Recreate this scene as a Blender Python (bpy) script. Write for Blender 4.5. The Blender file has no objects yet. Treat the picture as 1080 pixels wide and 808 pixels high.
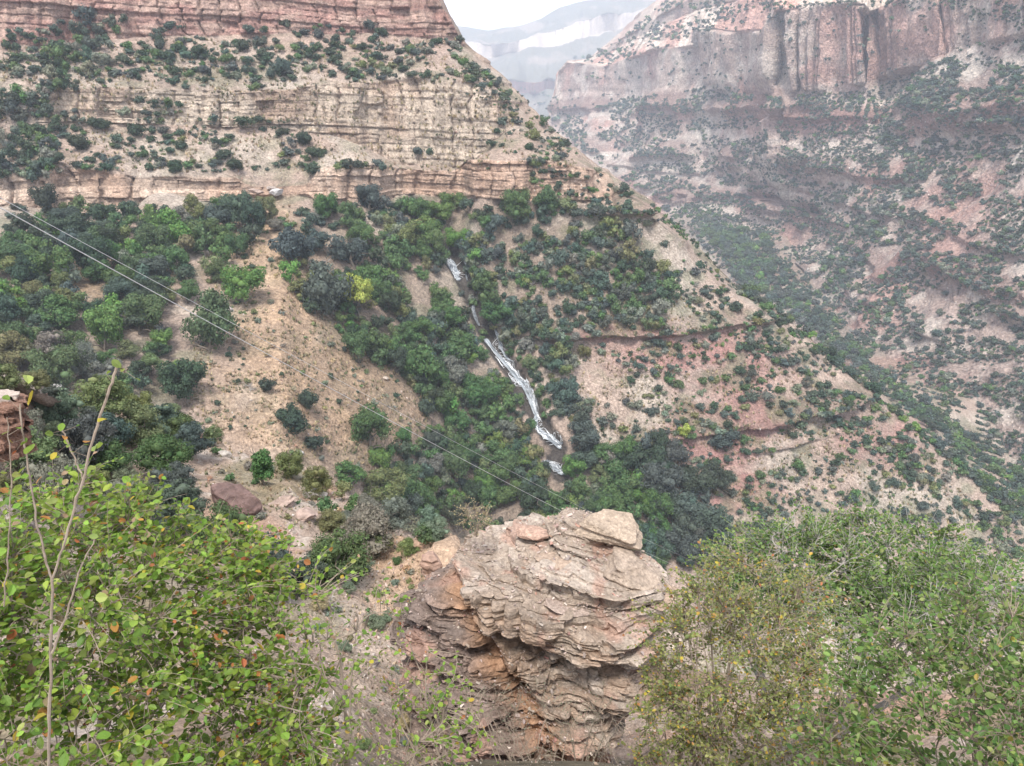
import bpy, math, random
import numpy as np
from mathutils import Vector, Matrix
R_ = math.radians
sc = bpy.context.scene
# ------------------------------------------------------------------ camera, sky, sun, exposure
PITCH = 20.0; F = 800.0; CX = 540.0; CY = 404.0
cam = bpy.data.objects.new('camera', bpy.data.cameras.new('camera')); sc.collection.objects.link(cam)
cam.location = (0, 0, 0); cam.rotation_euler = (R_(90 - PITCH), 0, 0)
cam.data.sensor_width = 36; cam.data.lens = 36 * F / 1080.0
cam.data.clip_start = 0.1; cam.data.clip_end = 40000
sc.camera = cam
w = bpy.data.worlds.new('World'); sc.world = w; w.use_nodes = True
nt = w.node_tree; bg = nt.nodes['Background']
sky = nt.nodes.new('ShaderNodeTexSky'); sky.sky_type = 'NISHITA'; sky.sun_disc = False
SUN_EL, SUN_AZ = 62.0, 190.0       # veiled sun high behind the camera (azimuth from +Y, towards +X)
sky.sun_elevation = R_(SUN_EL); sky.sun_rotation = R_(SUN_AZ)
sky.air_density = 1.0; sky.dust_density = 4.5; sky.ozone_density = 1.0; sky.altitude = 1500
hs = nt.nodes.new('ShaderNodeHueSaturation'); hs.inputs['Saturation'].default_value = 0.25   # thin high cloud whitens the sky
nt.links.new(sky.outputs[0], hs.inputs['Color']); nt.links.new(hs.outputs[0], bg.inputs[0]); bg.inputs[1].default_value = 0.12
sun = bpy.data.objects.new('sun', bpy.data.lights.new('sun', 'SUN')); sc.collection.objects.link(sun)
sun.data.energy = 1.6; sun.data.angle = R_(14); sun.data.color = (1.0, 0.95, 0.88)
a, e = R_(SUN_AZ), R_(SUN_EL)
sd = Vector((math.sin(a) * math.cos(e), math.cos(a) * math.cos(e), math.sin(e)))
sun.rotation_euler = sd.to_track_quat('Z', 'Y').to_euler()
sc.view_settings.view_transform = 'Standard'; sc.view_settings.look = 'None'
sc.view_settings.exposure = 1.72; sc.view_settings.gamma = 1.0
sc.cycles.use_denoising = True; sc.cycles.max_bounces = 6; sc.cycles.volume_bounces = 2
sc.cycles.diffuse_bounces = 3; sc.cycles.transparent_max_bounces = 8
HAZE = 0.00021

# ------------------------------------------------------------------ helpers
rng = np.random.default_rng(7); random.seed(7)
cp, sp = math.cos(R_(PITCH)), math.sin(R_(PITCH))
def ray(u, v):
    dx = (np.asarray(u, float) - CX) / F; dy = (CY - np.asarray(v, float)) / F
    return dx, cp + dy * sp, -sp + dy * cp
def PR(u, v, R):                                  # point seen at (u, v) at horizontal distance R
    x, y, z = ray(u, v); h = np.hypot(x, y); k = R / h
    return np.stack([x * k, y * k, z * k], -1)
def PY(u, v, Y):
    x, y, z = ray(u, v); k = Y / y
    return np.stack([x * k, y * k, z * k], -1)
def project(p):
    p = np.asarray(p); X = p[..., 0]; Y = p[..., 1]; Z = p[..., 2]
    d = Y * cp - Z * sp; up = Y * sp + Z * cp
    d = np.where(np.abs(d) < 1e-6, 1e-6, d)
    return CX + F * X / d, CY - F * up / d, d
def _h(ix, iy, iz, seed):
    h = (ix.astype(np.uint32) * np.uint32(374761393) + iy.astype(np.uint32) * np.uint32(668265263)
         + iz.astype(np.uint32) * np.uint32(2147483647) + np.uint32((seed * 974634777) & 0xffffffff))
    h = (h ^ (h >> np.uint32(13))) * np.uint32(1274126177)
    h = (h ^ (h >> np.uint32(16))) * np.uint32(2246822519)
    return ((h ^ (h >> np.uint32(15))) & np.uint32(0xffffff)).astype(np.float32) / np.float32(0xffffff)
def vn(x, y, z=None, seed=0):                      # value noise, 0..1
    x = np.asarray(x, np.float64); y = np.asarray(y, np.float64) + 0 * x
    z = np.zeros_like(x) if z is None else np.asarray(z, np.float64) + 0 * x
    xi, yi, zi = np.floor(x), np.floor(y), np.floor(z)
    fx, fy, fz = (x - xi).astype(np.float32), (y - yi).astype(np.float32), (z - zi).astype(np.float32)
    xi, yi, zi = xi.astype(np.int64), yi.astype(np.int64), zi.astype(np.int64)
    fx = fx * fx * (3 - 2 * fx); fy = fy * fy * (3 - 2 * fy); fz = fz * fz * (3 - 2 * fz)
    out = 0
    for a_ in (0, 1):
        for b_ in (0, 1):
            for c_ in (0, 1):
                wgt = (fx if a_ else 1 - fx) * (fy if b_ else 1 - fy) * (fz if c_ else 1 - fz)
                out = out + wgt * _h(xi + a_, yi + b_, zi + c_, seed)
    return out
def fbm(x, y, z=None, oct=4, seed=0, gain=0.5):
    s = 0; amp = 1; tot = 0
    for i in range(oct):
        f = 2.03 ** i
        s = s + amp * vn(x * f, y * f, None if z is None else z * f, seed + i * 17); tot += amp; amp *= gain
    return s / tot
def ss(a_, b_, x):
    t = np.clip((x - a_) / (b_ - a_), 0, 1); return t * t * (3 - 2 * t)
def mixc(c, d, t):
    return c * (1 - t[..., None]) + np.asarray(d) * t[..., None]

def link(o, parent=None):
    sc.collection.objects.link(o)
    if parent is not None: o.parent = parent
    return o
def mesh_np(name, V, Fc, mat, color=None, smooth=False):
    me = bpy.data.meshes.new(name)
    V = np.ascontiguousarray(V, np.float32); Fc = np.ascontiguousarray(Fc, np.int32)
    n = Fc.shape[1]
    me.vertices.add(len(V)); me.vertices.foreach_set('co', V.ravel())
    me.loops.add(Fc.size); me.loops.foreach_set('vertex_index', Fc.ravel())
    me.polygons.add(len(Fc)); me.polygons.foreach_set('loop_start', np.arange(0, Fc.size, n, dtype=np.int32))
    me.polygons.foreach_set('use_smooth', np.full(len(Fc), smooth, bool))
    if color is not None:
        at = me.color_attributes.new('tint', 'FLOAT_COLOR', 'POINT')
        c4 = np.ones((len(V), 4), np.float32); c4[:, :3] = color
        at.data.foreach_set('color', c4.ravel())
    me.update(calc_edges=True)
    if mat: me.materials.append(mat)
    return me
def tag(o, label=None, cat=None, group=None, kind=None):
    for k, v_ in (('label', label), ('category', cat), ('group', group), ('kind', kind)):
        if v_: o[k] = v_
    return o
def grid_faces(nr, nc):
    i = np.arange(nr - 1)[:, None] * nc + np.arange(nc - 1)[None, :]
    return np.stack([i, i + 1, i + nc + 1, i + nc], -1).reshape(-1, 4)

# ------------------------------------------------------------------ materials
def newmat(name):
    m = bpy.data.materials.new(name); m.use_nodes = True
    nt = m.node_tree; b = nt.nodes['Principled BSDF']
    b.inputs['Roughness'].default_value = 0.9
    b.inputs['Specular IOR Level'].default_value = 0.2
    return m, nt, b
def N(nt, t, **kw):
    n = nt.nodes.new(t)
    for k, v_ in kw.items(): setattr(n, k, v_)
    return n
def rock_mat(name, scale, bump=0.5, base=None, contrast=(0.72, 1.25), dist=0.3, rough=0.92):
    """colour comes from the 'tint' attribute (or base) times noise and small stones; bump from noise + voronoi"""
    m, nt, b = newmat(name); L = nt.links.new
    b.inputs['Roughness'].default_value = rough
    geo = N(nt, 'ShaderNodeNewGeometry')
    mp = N(nt, 'ShaderNodeMapping'); mp.inputs['Scale'].default_value = (scale,) * 3; L(geo.outputs['Position'], mp.inputs[0])
    n1 = N(nt, 'ShaderNodeTexNoise'); n1.inputs['Scale'].default_value = 1; n1.inputs['Detail'].default_value = 8; n1.inputs['Roughness'].default_value = 0.68
    L(mp.outputs[0], n1.inputs['Vector'])
    vo = N(nt, 'ShaderNodeTexVoronoi'); vo.inputs['Scale'].default_value = 1.7; L(mp.outputs[0], vo.inputs['Vector'])
    vo.inputs['Randomness'].default_value = 1
    r1 = N(nt, 'ShaderNodeMapRange'); r1.inputs[1].default_value = 0.3; r1.inputs[2].default_value = 0.7
    r1.inputs[3].default_value = contrast[0]; r1.inputs[4].default_value = contrast[1]; L(n1.outputs['Fac'], r1.inputs[0])
    bw = N(nt, 'ShaderNodeRGBToBW'); L(vo.outputs['Color'], bw.inputs[0])
    r2 = N(nt, 'ShaderNodeMapRange'); r2.inputs[1].default_value = 0.2; r2.inputs[2].default_value = 0.8
    r2.inputs[3].default_value = 0.86; r2.inputs[4].default_value = 1.15; L(bw.outputs[0], r2.inputs[0])
    mu = N(nt, 'ShaderNodeMath', operation='MULTIPLY'); L(r1.outputs[0], mu.inputs[0]); L(r2.outputs[0], mu.inputs[1])
    if base is None:
        at = N(nt, 'ShaderNodeAttribute', attribute_name='tint'); src = at.outputs['Color']
    else:
        rg = N(nt, 'ShaderNodeRGB'); rg.outputs[0].default_value = (*base, 1); src = rg.outputs[0]
    vm = N(nt, 'ShaderNodeVectorMath', operation='SCALE'); L(src, vm.inputs[0]); L(mu.outputs[0], vm.inputs['Scale'])
    L(vm.outputs[0], b.inputs['Base Color'])
    ad = N(nt, 'ShaderNodeMath', operation='MULTIPLY_ADD'); L(vo.outputs['Distance'], ad.inputs[0]); ad.inputs[1].default_value = 0.5; L(n1.outputs['Fac'], ad.inputs[2])
    bp = N(nt, 'ShaderNodeBump'); bp.inputs['Strength'].default_value = bump; bp.inputs['Distance'].default_value = dist
    L(ad.outputs[0], bp.inputs['Height']); L(bp.outputs[0], b.inputs['Normal'])
    return m
M_SLOPE = rock_mat('sandy_slope', 1.4, 0.8, dist=0.6, contrast=(.5, 1.5))
M_FAR = rock_mat('far_slope', 0.35, 0.8, dist=3, contrast=(.5, 1.5))
M_NEAR = rock_mat('near_scree', 7.0, 0.8, dist=0.1, contrast=(.6, 1.4))

# ------------------------------------------------------------------ terrain sheets from feature lines
def table(us, d):
    ks = sorted(d); return np.interp(us, ks, [d[k] for k in ks])
def n1(us, period, seed, oct=4):
    return fbm(us / period, us * 0 + seed * 3.7, oct=oct, seed=seed) * 2 - 1
def normals(P):
    du = np.gradient(P, axis=1); dv = np.gradient(P, axis=0)
    n = np.cross(du, dv); n /= np.linalg.norm(n, axis=-1, keepdims=True) + 1e-9
    s = np.sign(n[..., 2:3]); return n * np.where(s == 0, 1, s)
def make_rows(lines, segs):
    """lines: list of (ncol,3); segs: (rows, cliff value) between consecutive lines"""
    out = []; cl = []
    for k, (nr, c) in enumerate(segs):
        a_, b_ = lines[k], lines[k + 1]
        t = np.linspace(0, 1, nr, endpoint=False)[:, None, None]
        out.append(a_[None] * (1 - t) + b_[None] * t)
        cl.append(np.broadcast_to(np.full((nr, 1), float(c)), (nr, a_.shape[0])) if np.isscalar(c) else np.repeat(c[None], nr, 0))
    out.append(lines[-1][None]); cl.append(cl[-1][-1:])
    return np.concatenate(out, 0), np.concatenate(cl, 0)
def smooth_rows(A, n, axis=0):
    for _ in range(n):
        B = A.copy()
        if axis == 0: B[1:-1] = (A[:-2] + 2 * A[1:-1] + A[2:]) / 4
        else: B[:, 1:-1] = (A[:, :-2] + 2 * A[:, 1:-1] + A[:, 2:]) / 4
        A = B
    return A
def ledges(P, outd, levels, slope_run):
    """push the ground outwards under each ledge level so that it stands as a small vertical face"""
    z = P[..., 2]; off = 0
    for (zl, h, per, seed, amt) in levels:
        zz = z - 0.012 * P[..., 0] - (fbm(P[..., 0] / 60, P[..., 1] / 60, seed=seed, oct=3) - .5) * h * 2.2
        m = ss(0.42, 0.6, fbm(P[..., 0] / per, P[..., 1] / per, seed=seed + 5, oct=3)) * amt
        m = m * (0.75 + 0.5 * vn(P[..., 0] / (h * 1.3), P[..., 1] / (h * 1.3), seed=seed + 9))
        up = np.clip((zz - (zl - h)) / h, 0, 1); dn = np.clip(1 - (zz - zl) / (h * 3.5), 0, 1)
        off = off + np.where(zz < zl, up, dn) * h * slope_run * m
    P[..., :2] += outd * off[..., None]
    return off
PIX = []                                            # every terrain vertex, for finding the ground under a sightline
def add_pix(P): PIX.append(P.reshape(-1, 3).astype(np.float32))

# ---- the spur with the waterfall
us = np.arange(-170, 1260, 1.15)
crest = table(us, {-170: -80, 430: -75, 450: -30, 462: 0, 475: 22, 488: 44, 505: 58, 540: 92, 600: 152, 640: 180, 700: 228, 740: 262, 780: 303, 850: 354, 900: 396, 940: 432, 1000: 476, 1080: 534, 1260: 665})
crest = crest + (n1(us, 40, 3) * 6 + np.clip(n1(us, 16, 4) - .1, 0, 1) * -7) * ss(480, 530, us) + n1(us, 7, 5) * 1.6
Rc = table(us, {-170: 330, 440: 326, 500: 320, 540: 314, 600: 300, 700: 288, 800: 280, 900: 276, 1000: 274, 1080: 276, 1260: 290})
but = n1(us, 42, 11) * 6 + n1(us, 14, 12, 2) * 2.2          # buttresses shared by the cliffs
def ln(vd, Rd, j=2.0, seed=1, b=0.0, clampk=0, kw=26):
    v_ = table(us, vd) + n1(us, 30, seed) * j + n1(us, 8, seed + 1) * j * .4
    R2 = table(us, Rd) + b * but + n1(us, 70, seed + 2) * 3
    v2 = np.maximum(v_, crest + clampk * 1.4)
    k = ss(0, kw, v2 - crest - clampk * 1.4)
    R2 = Rc - (Rc - R2) * k - (1 - k) * clampk * 1.2
    return PR(us, v2, R2)
S1 = PR(us, table(us, {-170: 410, 0: 410, 100: 440, 200: 485, 300: 515, 400: 560, 500: 580, 600: 575, 700: 600, 800: 610, 900: 625, 1000: 645, 1080: 660, 1260: 720}),
        table(us, {-170: 160, 100: 155, 200: 148, 300: 146, 400: 158, 500: 176, 600: 182, 700: 182, 800: 186, 900: 194, 1000: 206, 1080: 216, 1260: 235}))
S0 = S1 + np.array([0, -30, -17.0]) ; Sm = S1 + np.array([0, -70, -14.0])
lines = [Sm, S0, S1,
    ln({-170: 370, 0: 370, 100: 385, 200: 410, 300: 425, 400: 450, 500: 470, 600: 480, 700: 500, 800: 530, 900: 555, 1000: 590, 1080: 618, 1260: 700},
       {-170: 178, 0: 178, 100: 172, 200: 166, 300: 162, 400: 182, 500: 202, 545: 206, 600: 203, 700: 205, 800: 212, 900: 222, 1000: 234, 1080: 240, 1260: 255}, 3, 21, clampk=7),
    ln({-170: 300, 0: 300, 100: 310, 200: 325, 300: 345, 400: 360, 500: 355, 600: 365, 700: 390, 800: 430, 900: 480, 1000: 530, 1080: 575, 1260: 670},
       {-170: 215, 0: 212, 100: 205, 200: 198, 300: 188, 400: 208, 500: 232, 530: 236, 600: 228, 700: 230, 800: 238, 900: 246, 1000: 252, 1080: 258, 1260: 270}, 3, 31, clampk=6),
    ln({-170: 220, 0: 218, 40: 220, 100: 224, 150: 218, 160: 205, 200: 212, 250: 212, 262: 204, 325: 204, 335: 214, 400: 220, 420: 205, 490: 206, 500: 208, 560: 212, 640: 214, 660: 230, 1260: 660},
       {-170: 262, 0: 262, 300: 262, 400: 258, 425: 270, 490: 270, 500: 256, 640: 262, 1260: 270}, .8, 41, b=.8, clampk=5, kw=6),
    ln({-170: 177, 0: 173, 100: 180, 150: 188, 200: 187, 250: 186, 265: 196, 325: 196, 340: 176, 400: 174, 420: 178, 480: 180, 495: 168, 560: 169, 600: 173, 640: 182, 660: 210, 1260: 640},
       {-170: 265, 0: 265, 300: 266, 400: 261, 425: 273, 490: 273, 500: 259, 640: 265, 1260: 272}, .8, 43, b=.8, clampk=4, kw=6),
    ln({-170: 138, 0: 140, 100: 132, 200: 132, 300: 136, 350: 142, 380: 152, 420: 172, 480: 176, 500: 172, 520: 150, 545: 130, 600: 150, 1260: 640},
       {-170: 288, 0: 288, 330: 286, 380: 280, 420: 277, 480: 277, 505: 278, 540: 292, 1260: 285}, 2, 51, b=1, clampk=3),
    ln({-170: 96, 0: 98, 60: 94, 100: 92, 200: 96, 300: 96, 350: 86, 430: 84, 500: 88, 520: 96, 560: 118, 1260: 640},
       {-170: 292, 0: 292, 330: 290, 480: 290, 520: 292, 1260: 288}, 2, 51, b=1, clampk=2),
    ln({-170: 48, 0: 45, 60: 52, 100: 42, 200: 38, 300: 36, 400: 36, 450: 40, 470: 44, 490: 50, 1260: 640},
       {-170: 318, 440: 318, 480: 320, 1260: 290}, 2, 61, b=.8, clampk=1),
    PR(us, crest, Rc + .6 * but * ss(500, 440, us)),
]
last = lines[-1]
lines += [last + np.array([1.0, 8, -1.0]), last + np.array([15.0, 70, -30.0]), last * np.array([1.15, 1, 0]) + np.stack([us * 0 + 20, us * 0 + 200, last[:, 2] * .3 - 110], -1)]
c2m = ss(20, 60, us) * (1 - ss(520, 560, us))
c1m = 1 - ss(630, 660, us)
SEGS = [(10, 0), (14, 0), (110, 0), (110, 0), (175, 0), (60, c1m), (60, 0.12 * c1m), (80, c2m), (75, 0.08), (130, 1 - ss(480, 500, us)), (10, .3), (30, 0), (20, 0)]
P, cl = make_rows(lines, SEGS)
seg_id = np.concatenate([np.full(s[0], i) for i, s in enumerate(SEGS)] + [[len(SEGS) - 1]])[:, None] + 0 * cl
P[:160] = smooth_rows(P[:160], 30)
Psm = smooth_rows(P, 60, 1); kk = smooth_rows(smooth_rows(cl, 8), 3, 1)[..., None]; kk[-62:] = 1; kk = np.maximum(kk, 1 - ss(4, 26, project(P)[1] - crest[None])[..., None]); P = Psm * (1 - kk) + P * kk
cls = smooth_rows(smooth_rows(cl, 2), 3, 1)
x, y, z = P[..., 0].copy(), P[..., 1].copy(), P[..., 2].copy()
U0, V0, D0 = project(P)
n = normals(P)
soil = 1 - cls
# slopes: gullies and lumps
g = fbm(x / 26, y / 60, z / 30, oct=5, seed=5) - .5
P += n * (g * 5.0 * soil * ss(0, 1, (us[None] * 0 + 1)) )[..., None] * ss(8, 40, V0 - crest[None])[..., None]
P += n * ((fbm(x / 5, y / 5, z / 5, oct=4, seed=6) - .5) * 1.3 * soil)[..., None]
# cliffs: strata + joints, pushed out horizontally
hd = n.copy(); hd[..., 2] = 0; hd /= np.linalg.norm(hd, axis=-1, keepdims=True) + 1e-6
hd = hd * .4 + np.array([0, -1, 0]) * .6
lay = z + 0.02 * x + (fbm(x / 40, y / 40, oct=2, seed=8) - .5) * 3
LT = 2.3; lq = lay / LT + .5 * vn(lay / 5, x / 70, seed=9) * 2; li = np.floor(lq); lf = lq - li
zi64 = np.zeros(x.shape, np.int64); lh = _h(li.astype(np.int64), zi64, zi64, 21)
part = np.clip(1 - np.minimum(lf, 1 - lf) / .10, 0, 1) * (lh > .4) * ss(.35, .55, vn(x / 11, li * 3.3, seed=16))
st = (.5 * lh + .5 * vn(x / 16, li * 2.7, seed=17)) * 1.5 - part * .6
jq = x / 6.5 + (fbm(lay / 9, x / 40, oct=3, seed=15) - .5) * 1.1 + .35 * _h((li // 2).astype(np.int64), zi64, zi64, 22); jf = jq - np.floor(jq); jh = _h(np.floor(jq).astype(np.int64), (li // 4).astype(np.int64), zi64, 23)
crack = np.clip(1 - np.minimum(jf, 1 - jf) / .075, 0, 1) * (jh > .22)
jb = _h(np.floor(x / 4.5 + vn(lay / 3, x * 0, seed=13) * .8).astype(np.int64), np.floor(lay / 7.5).astype(np.int64), np.zeros(x.shape, np.int64), 3)
jc = _h(np.floor(x / 1.9).astype(np.int64), np.floor(lay / 1.7).astype(np.int64), np.zeros(x.shape, np.int64), 4)
rdg = np.abs(fbm(x / 12, lay / 60, oct=4, seed=14) * 2 - 1)
cd = (st - .5) * 1.5 + (jh - .5) * 2.4 + (jc - .5) * .5 + (rdg - .2) * 5.5 - crack * 1.6
cd = cd + (vn(lay / .7, x / 5, seed=18) - .5) * .6
P += hd * (cd * cls * 1.0)[..., None]
# ledges across the slopes
outd = np.stack([n[..., 0], n[..., 1]], -1); outd /= np.linalg.norm(outd, axis=-1, keepdims=True) + 1e-6
zr = lambda u_, v_, R2: float(PR(u_, v_, R2)[2])
LV = [(zr(690, 352, 240), 1.8, 90, 101, 1.3), (zr(830, 412, 244), .9, 60, 102, 1), (zr(900, 445, 246), 2.2, 55, 103, 1.2), (zr(640, 462, 210), 1.3, 50, 104, 1.2),
      (zr(880, 495, 235), 1.4, 70, 105, 1.6), (zr(780, 478, 222), 1.0, 60, 115, 1.5), (zr(820, 545, 205), 1.0, 50, 116, 1.4), (zr(850, 520, 215), .9, 50, 106, 1), (zr(560, 225, 258), 2.0, 40, 107, 1.2), (zr(620, 300, 245), 1.0, 50, 108, .8),
      (zr(700, 385, 235), .9, 40, 109, .9), (zr(500, 110, 300), 1.2, 60, 111, 1), (zr(560, 150, 290), 1.2, 60, 112, 1.1), (zr(100, 80, 300), 1.3, 50, 113, 1), (zr(300, 60, 306), 1.2, 50, 114, 1)]
zs = [l[0] for l in LV]
xm = ss(-6, 14, x)
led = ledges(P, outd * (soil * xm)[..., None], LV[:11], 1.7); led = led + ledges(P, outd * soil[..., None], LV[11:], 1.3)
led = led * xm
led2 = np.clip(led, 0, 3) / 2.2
U1, V1, _ = project(P)
# colours
SOIL = np.array([.30, .232, .19]); PALE = np.array([.36, .31, .26]); STRAW = np.array([.37, .25, .155]); REDS = np.array([.265, .14, .125]); GRN = np.array([.13, .14, .085])
col = np.broadcast_to(SOIL, P.shape).copy()
f1 = fbm(x / 14, y / 14, z / 14, oct=5, seed=21); f2 = fbm(x / 5, y / 5, z / 5, oct=4, seed=22); f3 = fbm(x / 1.2, y / 1.2, z / 1.2, oct=3, seed=23)
col = mixc(col, PALE, ss(.45, .7, f1) * .8)
def blob(u_, v_, ru, rv, soft=.5, rot=0):
    c_, s_ = math.cos(R_(rot)), math.sin(R_(rot)); a_ = U0 - u_; b_ = V0 - v_
    d = np.hypot((a_ * c_ + b_ * s_) / ru, (-a_ * s_ + b_ * c_) / rv) + (f1 - .5) * .9
    return 1 - ss(1 - soft, 1 + soft * .6, d)
straw = np.maximum.reduce([blob(290, 330, 60, 110, .5, -8), blob(330, 420, 110, 80), blob(270, 250, 40, 45), blob(120, 300, 60, 40)])
col = mixc(col, STRAW, straw * (.55 + .5 * (f2 - .3)))
red = np.maximum.reduce([blob(730, 380, 90, 35, .6, 10), blob(760, 455, 70, 50), blob(770, 520, 60, 25), blob(690, 352, 110, 10), blob(930, 470, 60, 30) * .6, blob(740, 420, 40, 60)])
col = mixc(col, REDS, np.clip(red * (f2 * 2.0 - .25), 0, .9))
lay2 = lay
band = vn(lay2 / 3.1, x / 90, seed=30) * .6 + vn(lay2 / .9, x / 50, seed=31) * .4
col *= (.88 + .26 * band)[..., None]
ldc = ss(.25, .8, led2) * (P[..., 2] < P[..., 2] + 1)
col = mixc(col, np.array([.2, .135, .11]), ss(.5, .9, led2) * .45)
grass = ss(.5, .68, fbm(x / 9, y / 9, z / 6, oct=4, seed=33)) * .55 * soil
col = mixc(col, GRN, grass * (1 - straw * .7))
# forest floor darker humus under the woods beside the stream
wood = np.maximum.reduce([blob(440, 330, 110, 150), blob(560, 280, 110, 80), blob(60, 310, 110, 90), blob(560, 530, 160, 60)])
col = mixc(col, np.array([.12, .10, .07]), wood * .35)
SPTS = np.array([(436, 215), (452, 240), (474, 268), (489, 292), (500, 318), (508, 340), (523, 366), (543, 394), (562, 432), (581, 462), (589, 472), (584, 486), (592, 500)], float)
ds = np.full(U0.shape, 1e9)
for a_, b_ in zip(SPTS[:-1], SPTS[1:]):
    t_ = np.clip(((U1 - a_[0]) * (b_[0] - a_[0]) + (V1 - a_[1]) * (b_[1] - a_[1])) / ((b_ - a_) ** 2).sum(), 0, 1)
    ds = np.minimum(ds, np.hypot(U1 - a_[0] - t_ * (b_[0] - a_[0]), V1 - a_[1] - t_ * (b_[1] - a_[1])))
wet = ss(13, 6, ds + (f3 - .5) * 6) * (U0 < 620)
P += n * (-1.6 * ss(12, 3, ds) + ss(5, 12, ds) * ss(20, 12, ds) * .5)[..., None]
add_pix(P[24:])
col = mixc(col, [.05, .045, .042], wet * .92)
# cliffs
cA = mixc(np.broadcast_to(np.array([.37, .255, .19]), P.shape), [.43, .33, .26], ss(.35, .7, f1))
c1 = cA * 1.08; c2 = mixc(np.broadcast_to(np.array([.42, .345, .275]), P.shape), [.32, .235, .18], ss(.4, .7, f1)); c3 = mixc(np.broadcast_to(np.array([.31, .185, .155]), P.shape), [.36, .25, .205], ss(.4, .65, fbm(x / 9, y / 9, lay / 3, oct=4, seed=40)))
cc = np.where((seg_id <= 6)[..., None], c1, np.where((seg_id <= 8)[..., None], c2, c3))
streak = fbm(x / 2.2, y / 8, z / 22, oct=4, seed=41)
cc = cc * (.62 + .5 * band + .36 * (streak - .3))[..., None]
seam = np.maximum(part * .6 * ss(.3, .6, vn(lay / 4, x / 6, seed=43)), crack * .8)
cc *= (.82 + .36 * lh)[..., None]; cc = mixc(cc, np.array([.12, .085, .07]), seam * .6)
col = mixc(col, 0, cls * 0) ; col = col * (1 - cls[..., None]) + cc * cls[..., None]
# the slope under the red cliff stays a little rosier
col = mixc(col, np.array([.30, .20, .165]), (1 - cls) * ss(90, 40, V0) * .45 * (U0 < 480))
col *= (.68 + .64 * f3)[..., None] * (.8 + .4 * f2)[..., None]
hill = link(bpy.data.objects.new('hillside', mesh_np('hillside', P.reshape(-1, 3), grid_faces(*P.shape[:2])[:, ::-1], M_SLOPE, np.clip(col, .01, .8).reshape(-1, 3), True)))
tag(hill, 'spur of banded limestone cliffs and sandy slopes carrying the waterfall', kind='structure')

# ---- far side of the canyon (floor, slope, upper cliff, skyline)
us = np.arange(470, 1290, 1.25)
sky2 = table(us, {470: 200, 545: 170, 575: 135, 583: 116, 589: 76, 600: 64, 619: 63, 627: 58, 650: 38, 690: 4, 720: -15, 800: -60, 1080: -150, 1290: -200}) + n1(us, 20, 71) * 1.5
spc = table(us, {470: 20, 540: 92, 600: 152, 640: 180, 700: 228, 740: 262, 780: 303, 850: 354, 900: 396, 940: 432, 1000: 476, 1080: 534, 1290: 690})
def ln2(vd, Rd, j=2.0, seed=1, b=0, k=0):
    v_ = table(us, vd) + n1(us, 45, seed) * j * 1.6 + n1(us, 10, seed + 1) * j * .5
    Rr = table(us, Rd); Rr = Rr * (1 + n1(us, 60, seed + 2) * .012 + b * (n1(us, 34, 77) * .03 + n1(us, 11, 78) * .003))
    v2 = np.maximum(v_, sky2 + k * .8)
    return PR(us, v2, Rr)
RL = {470: 1900, 580: 1700, 600: 1650, 625: 1560, 640: 1560, 700: 1330, 740: 1200, 815: 960, 915: 860, 930: 900, 1080: 760, 1290: 640}
lines = [
    PR(us, spc + 110, table(us, {470: 700, 640: 640, 780: 540, 900: 420, 1000: 360, 1080: 330, 1290: 300})),
    ln2({470: 260, 640: 300, 740: 300, 780: 300, 840: 340, 900: 385, 960: 430, 1010: 470, 1080: 540, 1290: 700}, {470: 1300, 640: 1000, 740: 830, 780: 760, 840: 640, 900: 540, 1000: 430, 1080: 385, 1290: 340}, 1, 80),
    ln2({470: 230, 640: 230, 740: 228, 780: 236, 830: 246, 850: 290, 900: 350, 960: 392, 1010: 440, 1080: 492, 1290: 640}, {470: 1350, 640: 1180, 740: 1020, 780: 960, 830: 880, 850: 760, 900: 600, 1000: 470, 1080: 420, 1290: 370}, 1.5, 83),
    ln2({470: 210, 640: 185, 740: 190, 780: 205, 850: 225, 900: 260, 960: 290, 1010: 310, 1080: 340, 1290: 420}, {470: 1450, 640: 1290, 740: 1090, 780: 1010, 850: 880, 900: 740, 1000: 590, 1080: 520, 1290: 440}, 4, 86),
    ln2({470: 190, 640: 150, 740: 150, 800: 160, 850: 165, 900: 170, 960: 180, 1010: 190, 1080: 200, 1290: 240}, {470: 1560, 640: 1390, 740: 1150, 815: 920, 915: 800, 1000: 720, 1080: 630, 1290: 530}, 4, 89),
    ln2({470: 180, 560: 150, 600: 120, 620: 116, 640: 100, 660: 100, 700: 95, 740: 88, 780: 100, 815: 98, 870: 96, 915: 90, 960: 74, 1000: 56, 1080: 36, 1290: 0}, RL, 2, 92, 1, 3),
    ln2({470: 170, 560: 140, 583: 116, 589: 76, 600: 66, 619: 66, 640: 70, 690: 52, 735: 48, 740: 28, 780: 34, 812: 30, 818: 12, 870: 4, 912: 6, 920: 14, 960: -8, 1000: -20, 1080: -50, 1290: -110}, {k_: v_ * 1.012 for k_, v_ in RL.items()}, 1.2, 92, 1, 2),
    ln2({470: 170, 560: 138, 589: 74, 600: 64, 640: 56, 690: 30, 740: 8, 780: 0, 830: -20, 920: -30, 1080: -90, 1290: -150}, {k_: v_ * 1.09 for k_, v_ in RL.items()}, 1.5, 95, .3, 1.5),
    ln2({470: 170, 560: 138, 589: 74, 600: 64, 640: 50, 690: 20, 740: -8, 780: -20, 830: -40, 920: -60, 1080: -110, 1290: -180}, {k_: v_ * 1.10 for k_, v_ in RL.items()}, 1.5, 95, .3, 1),
    PR(us, sky2, table(us, RL) * 1.28),
]
lines.append(lines[-1] + np.array([60, 500.0, -160]))
lines.append(lines[-1] + np.array([100, 900.0, -300]))
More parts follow.
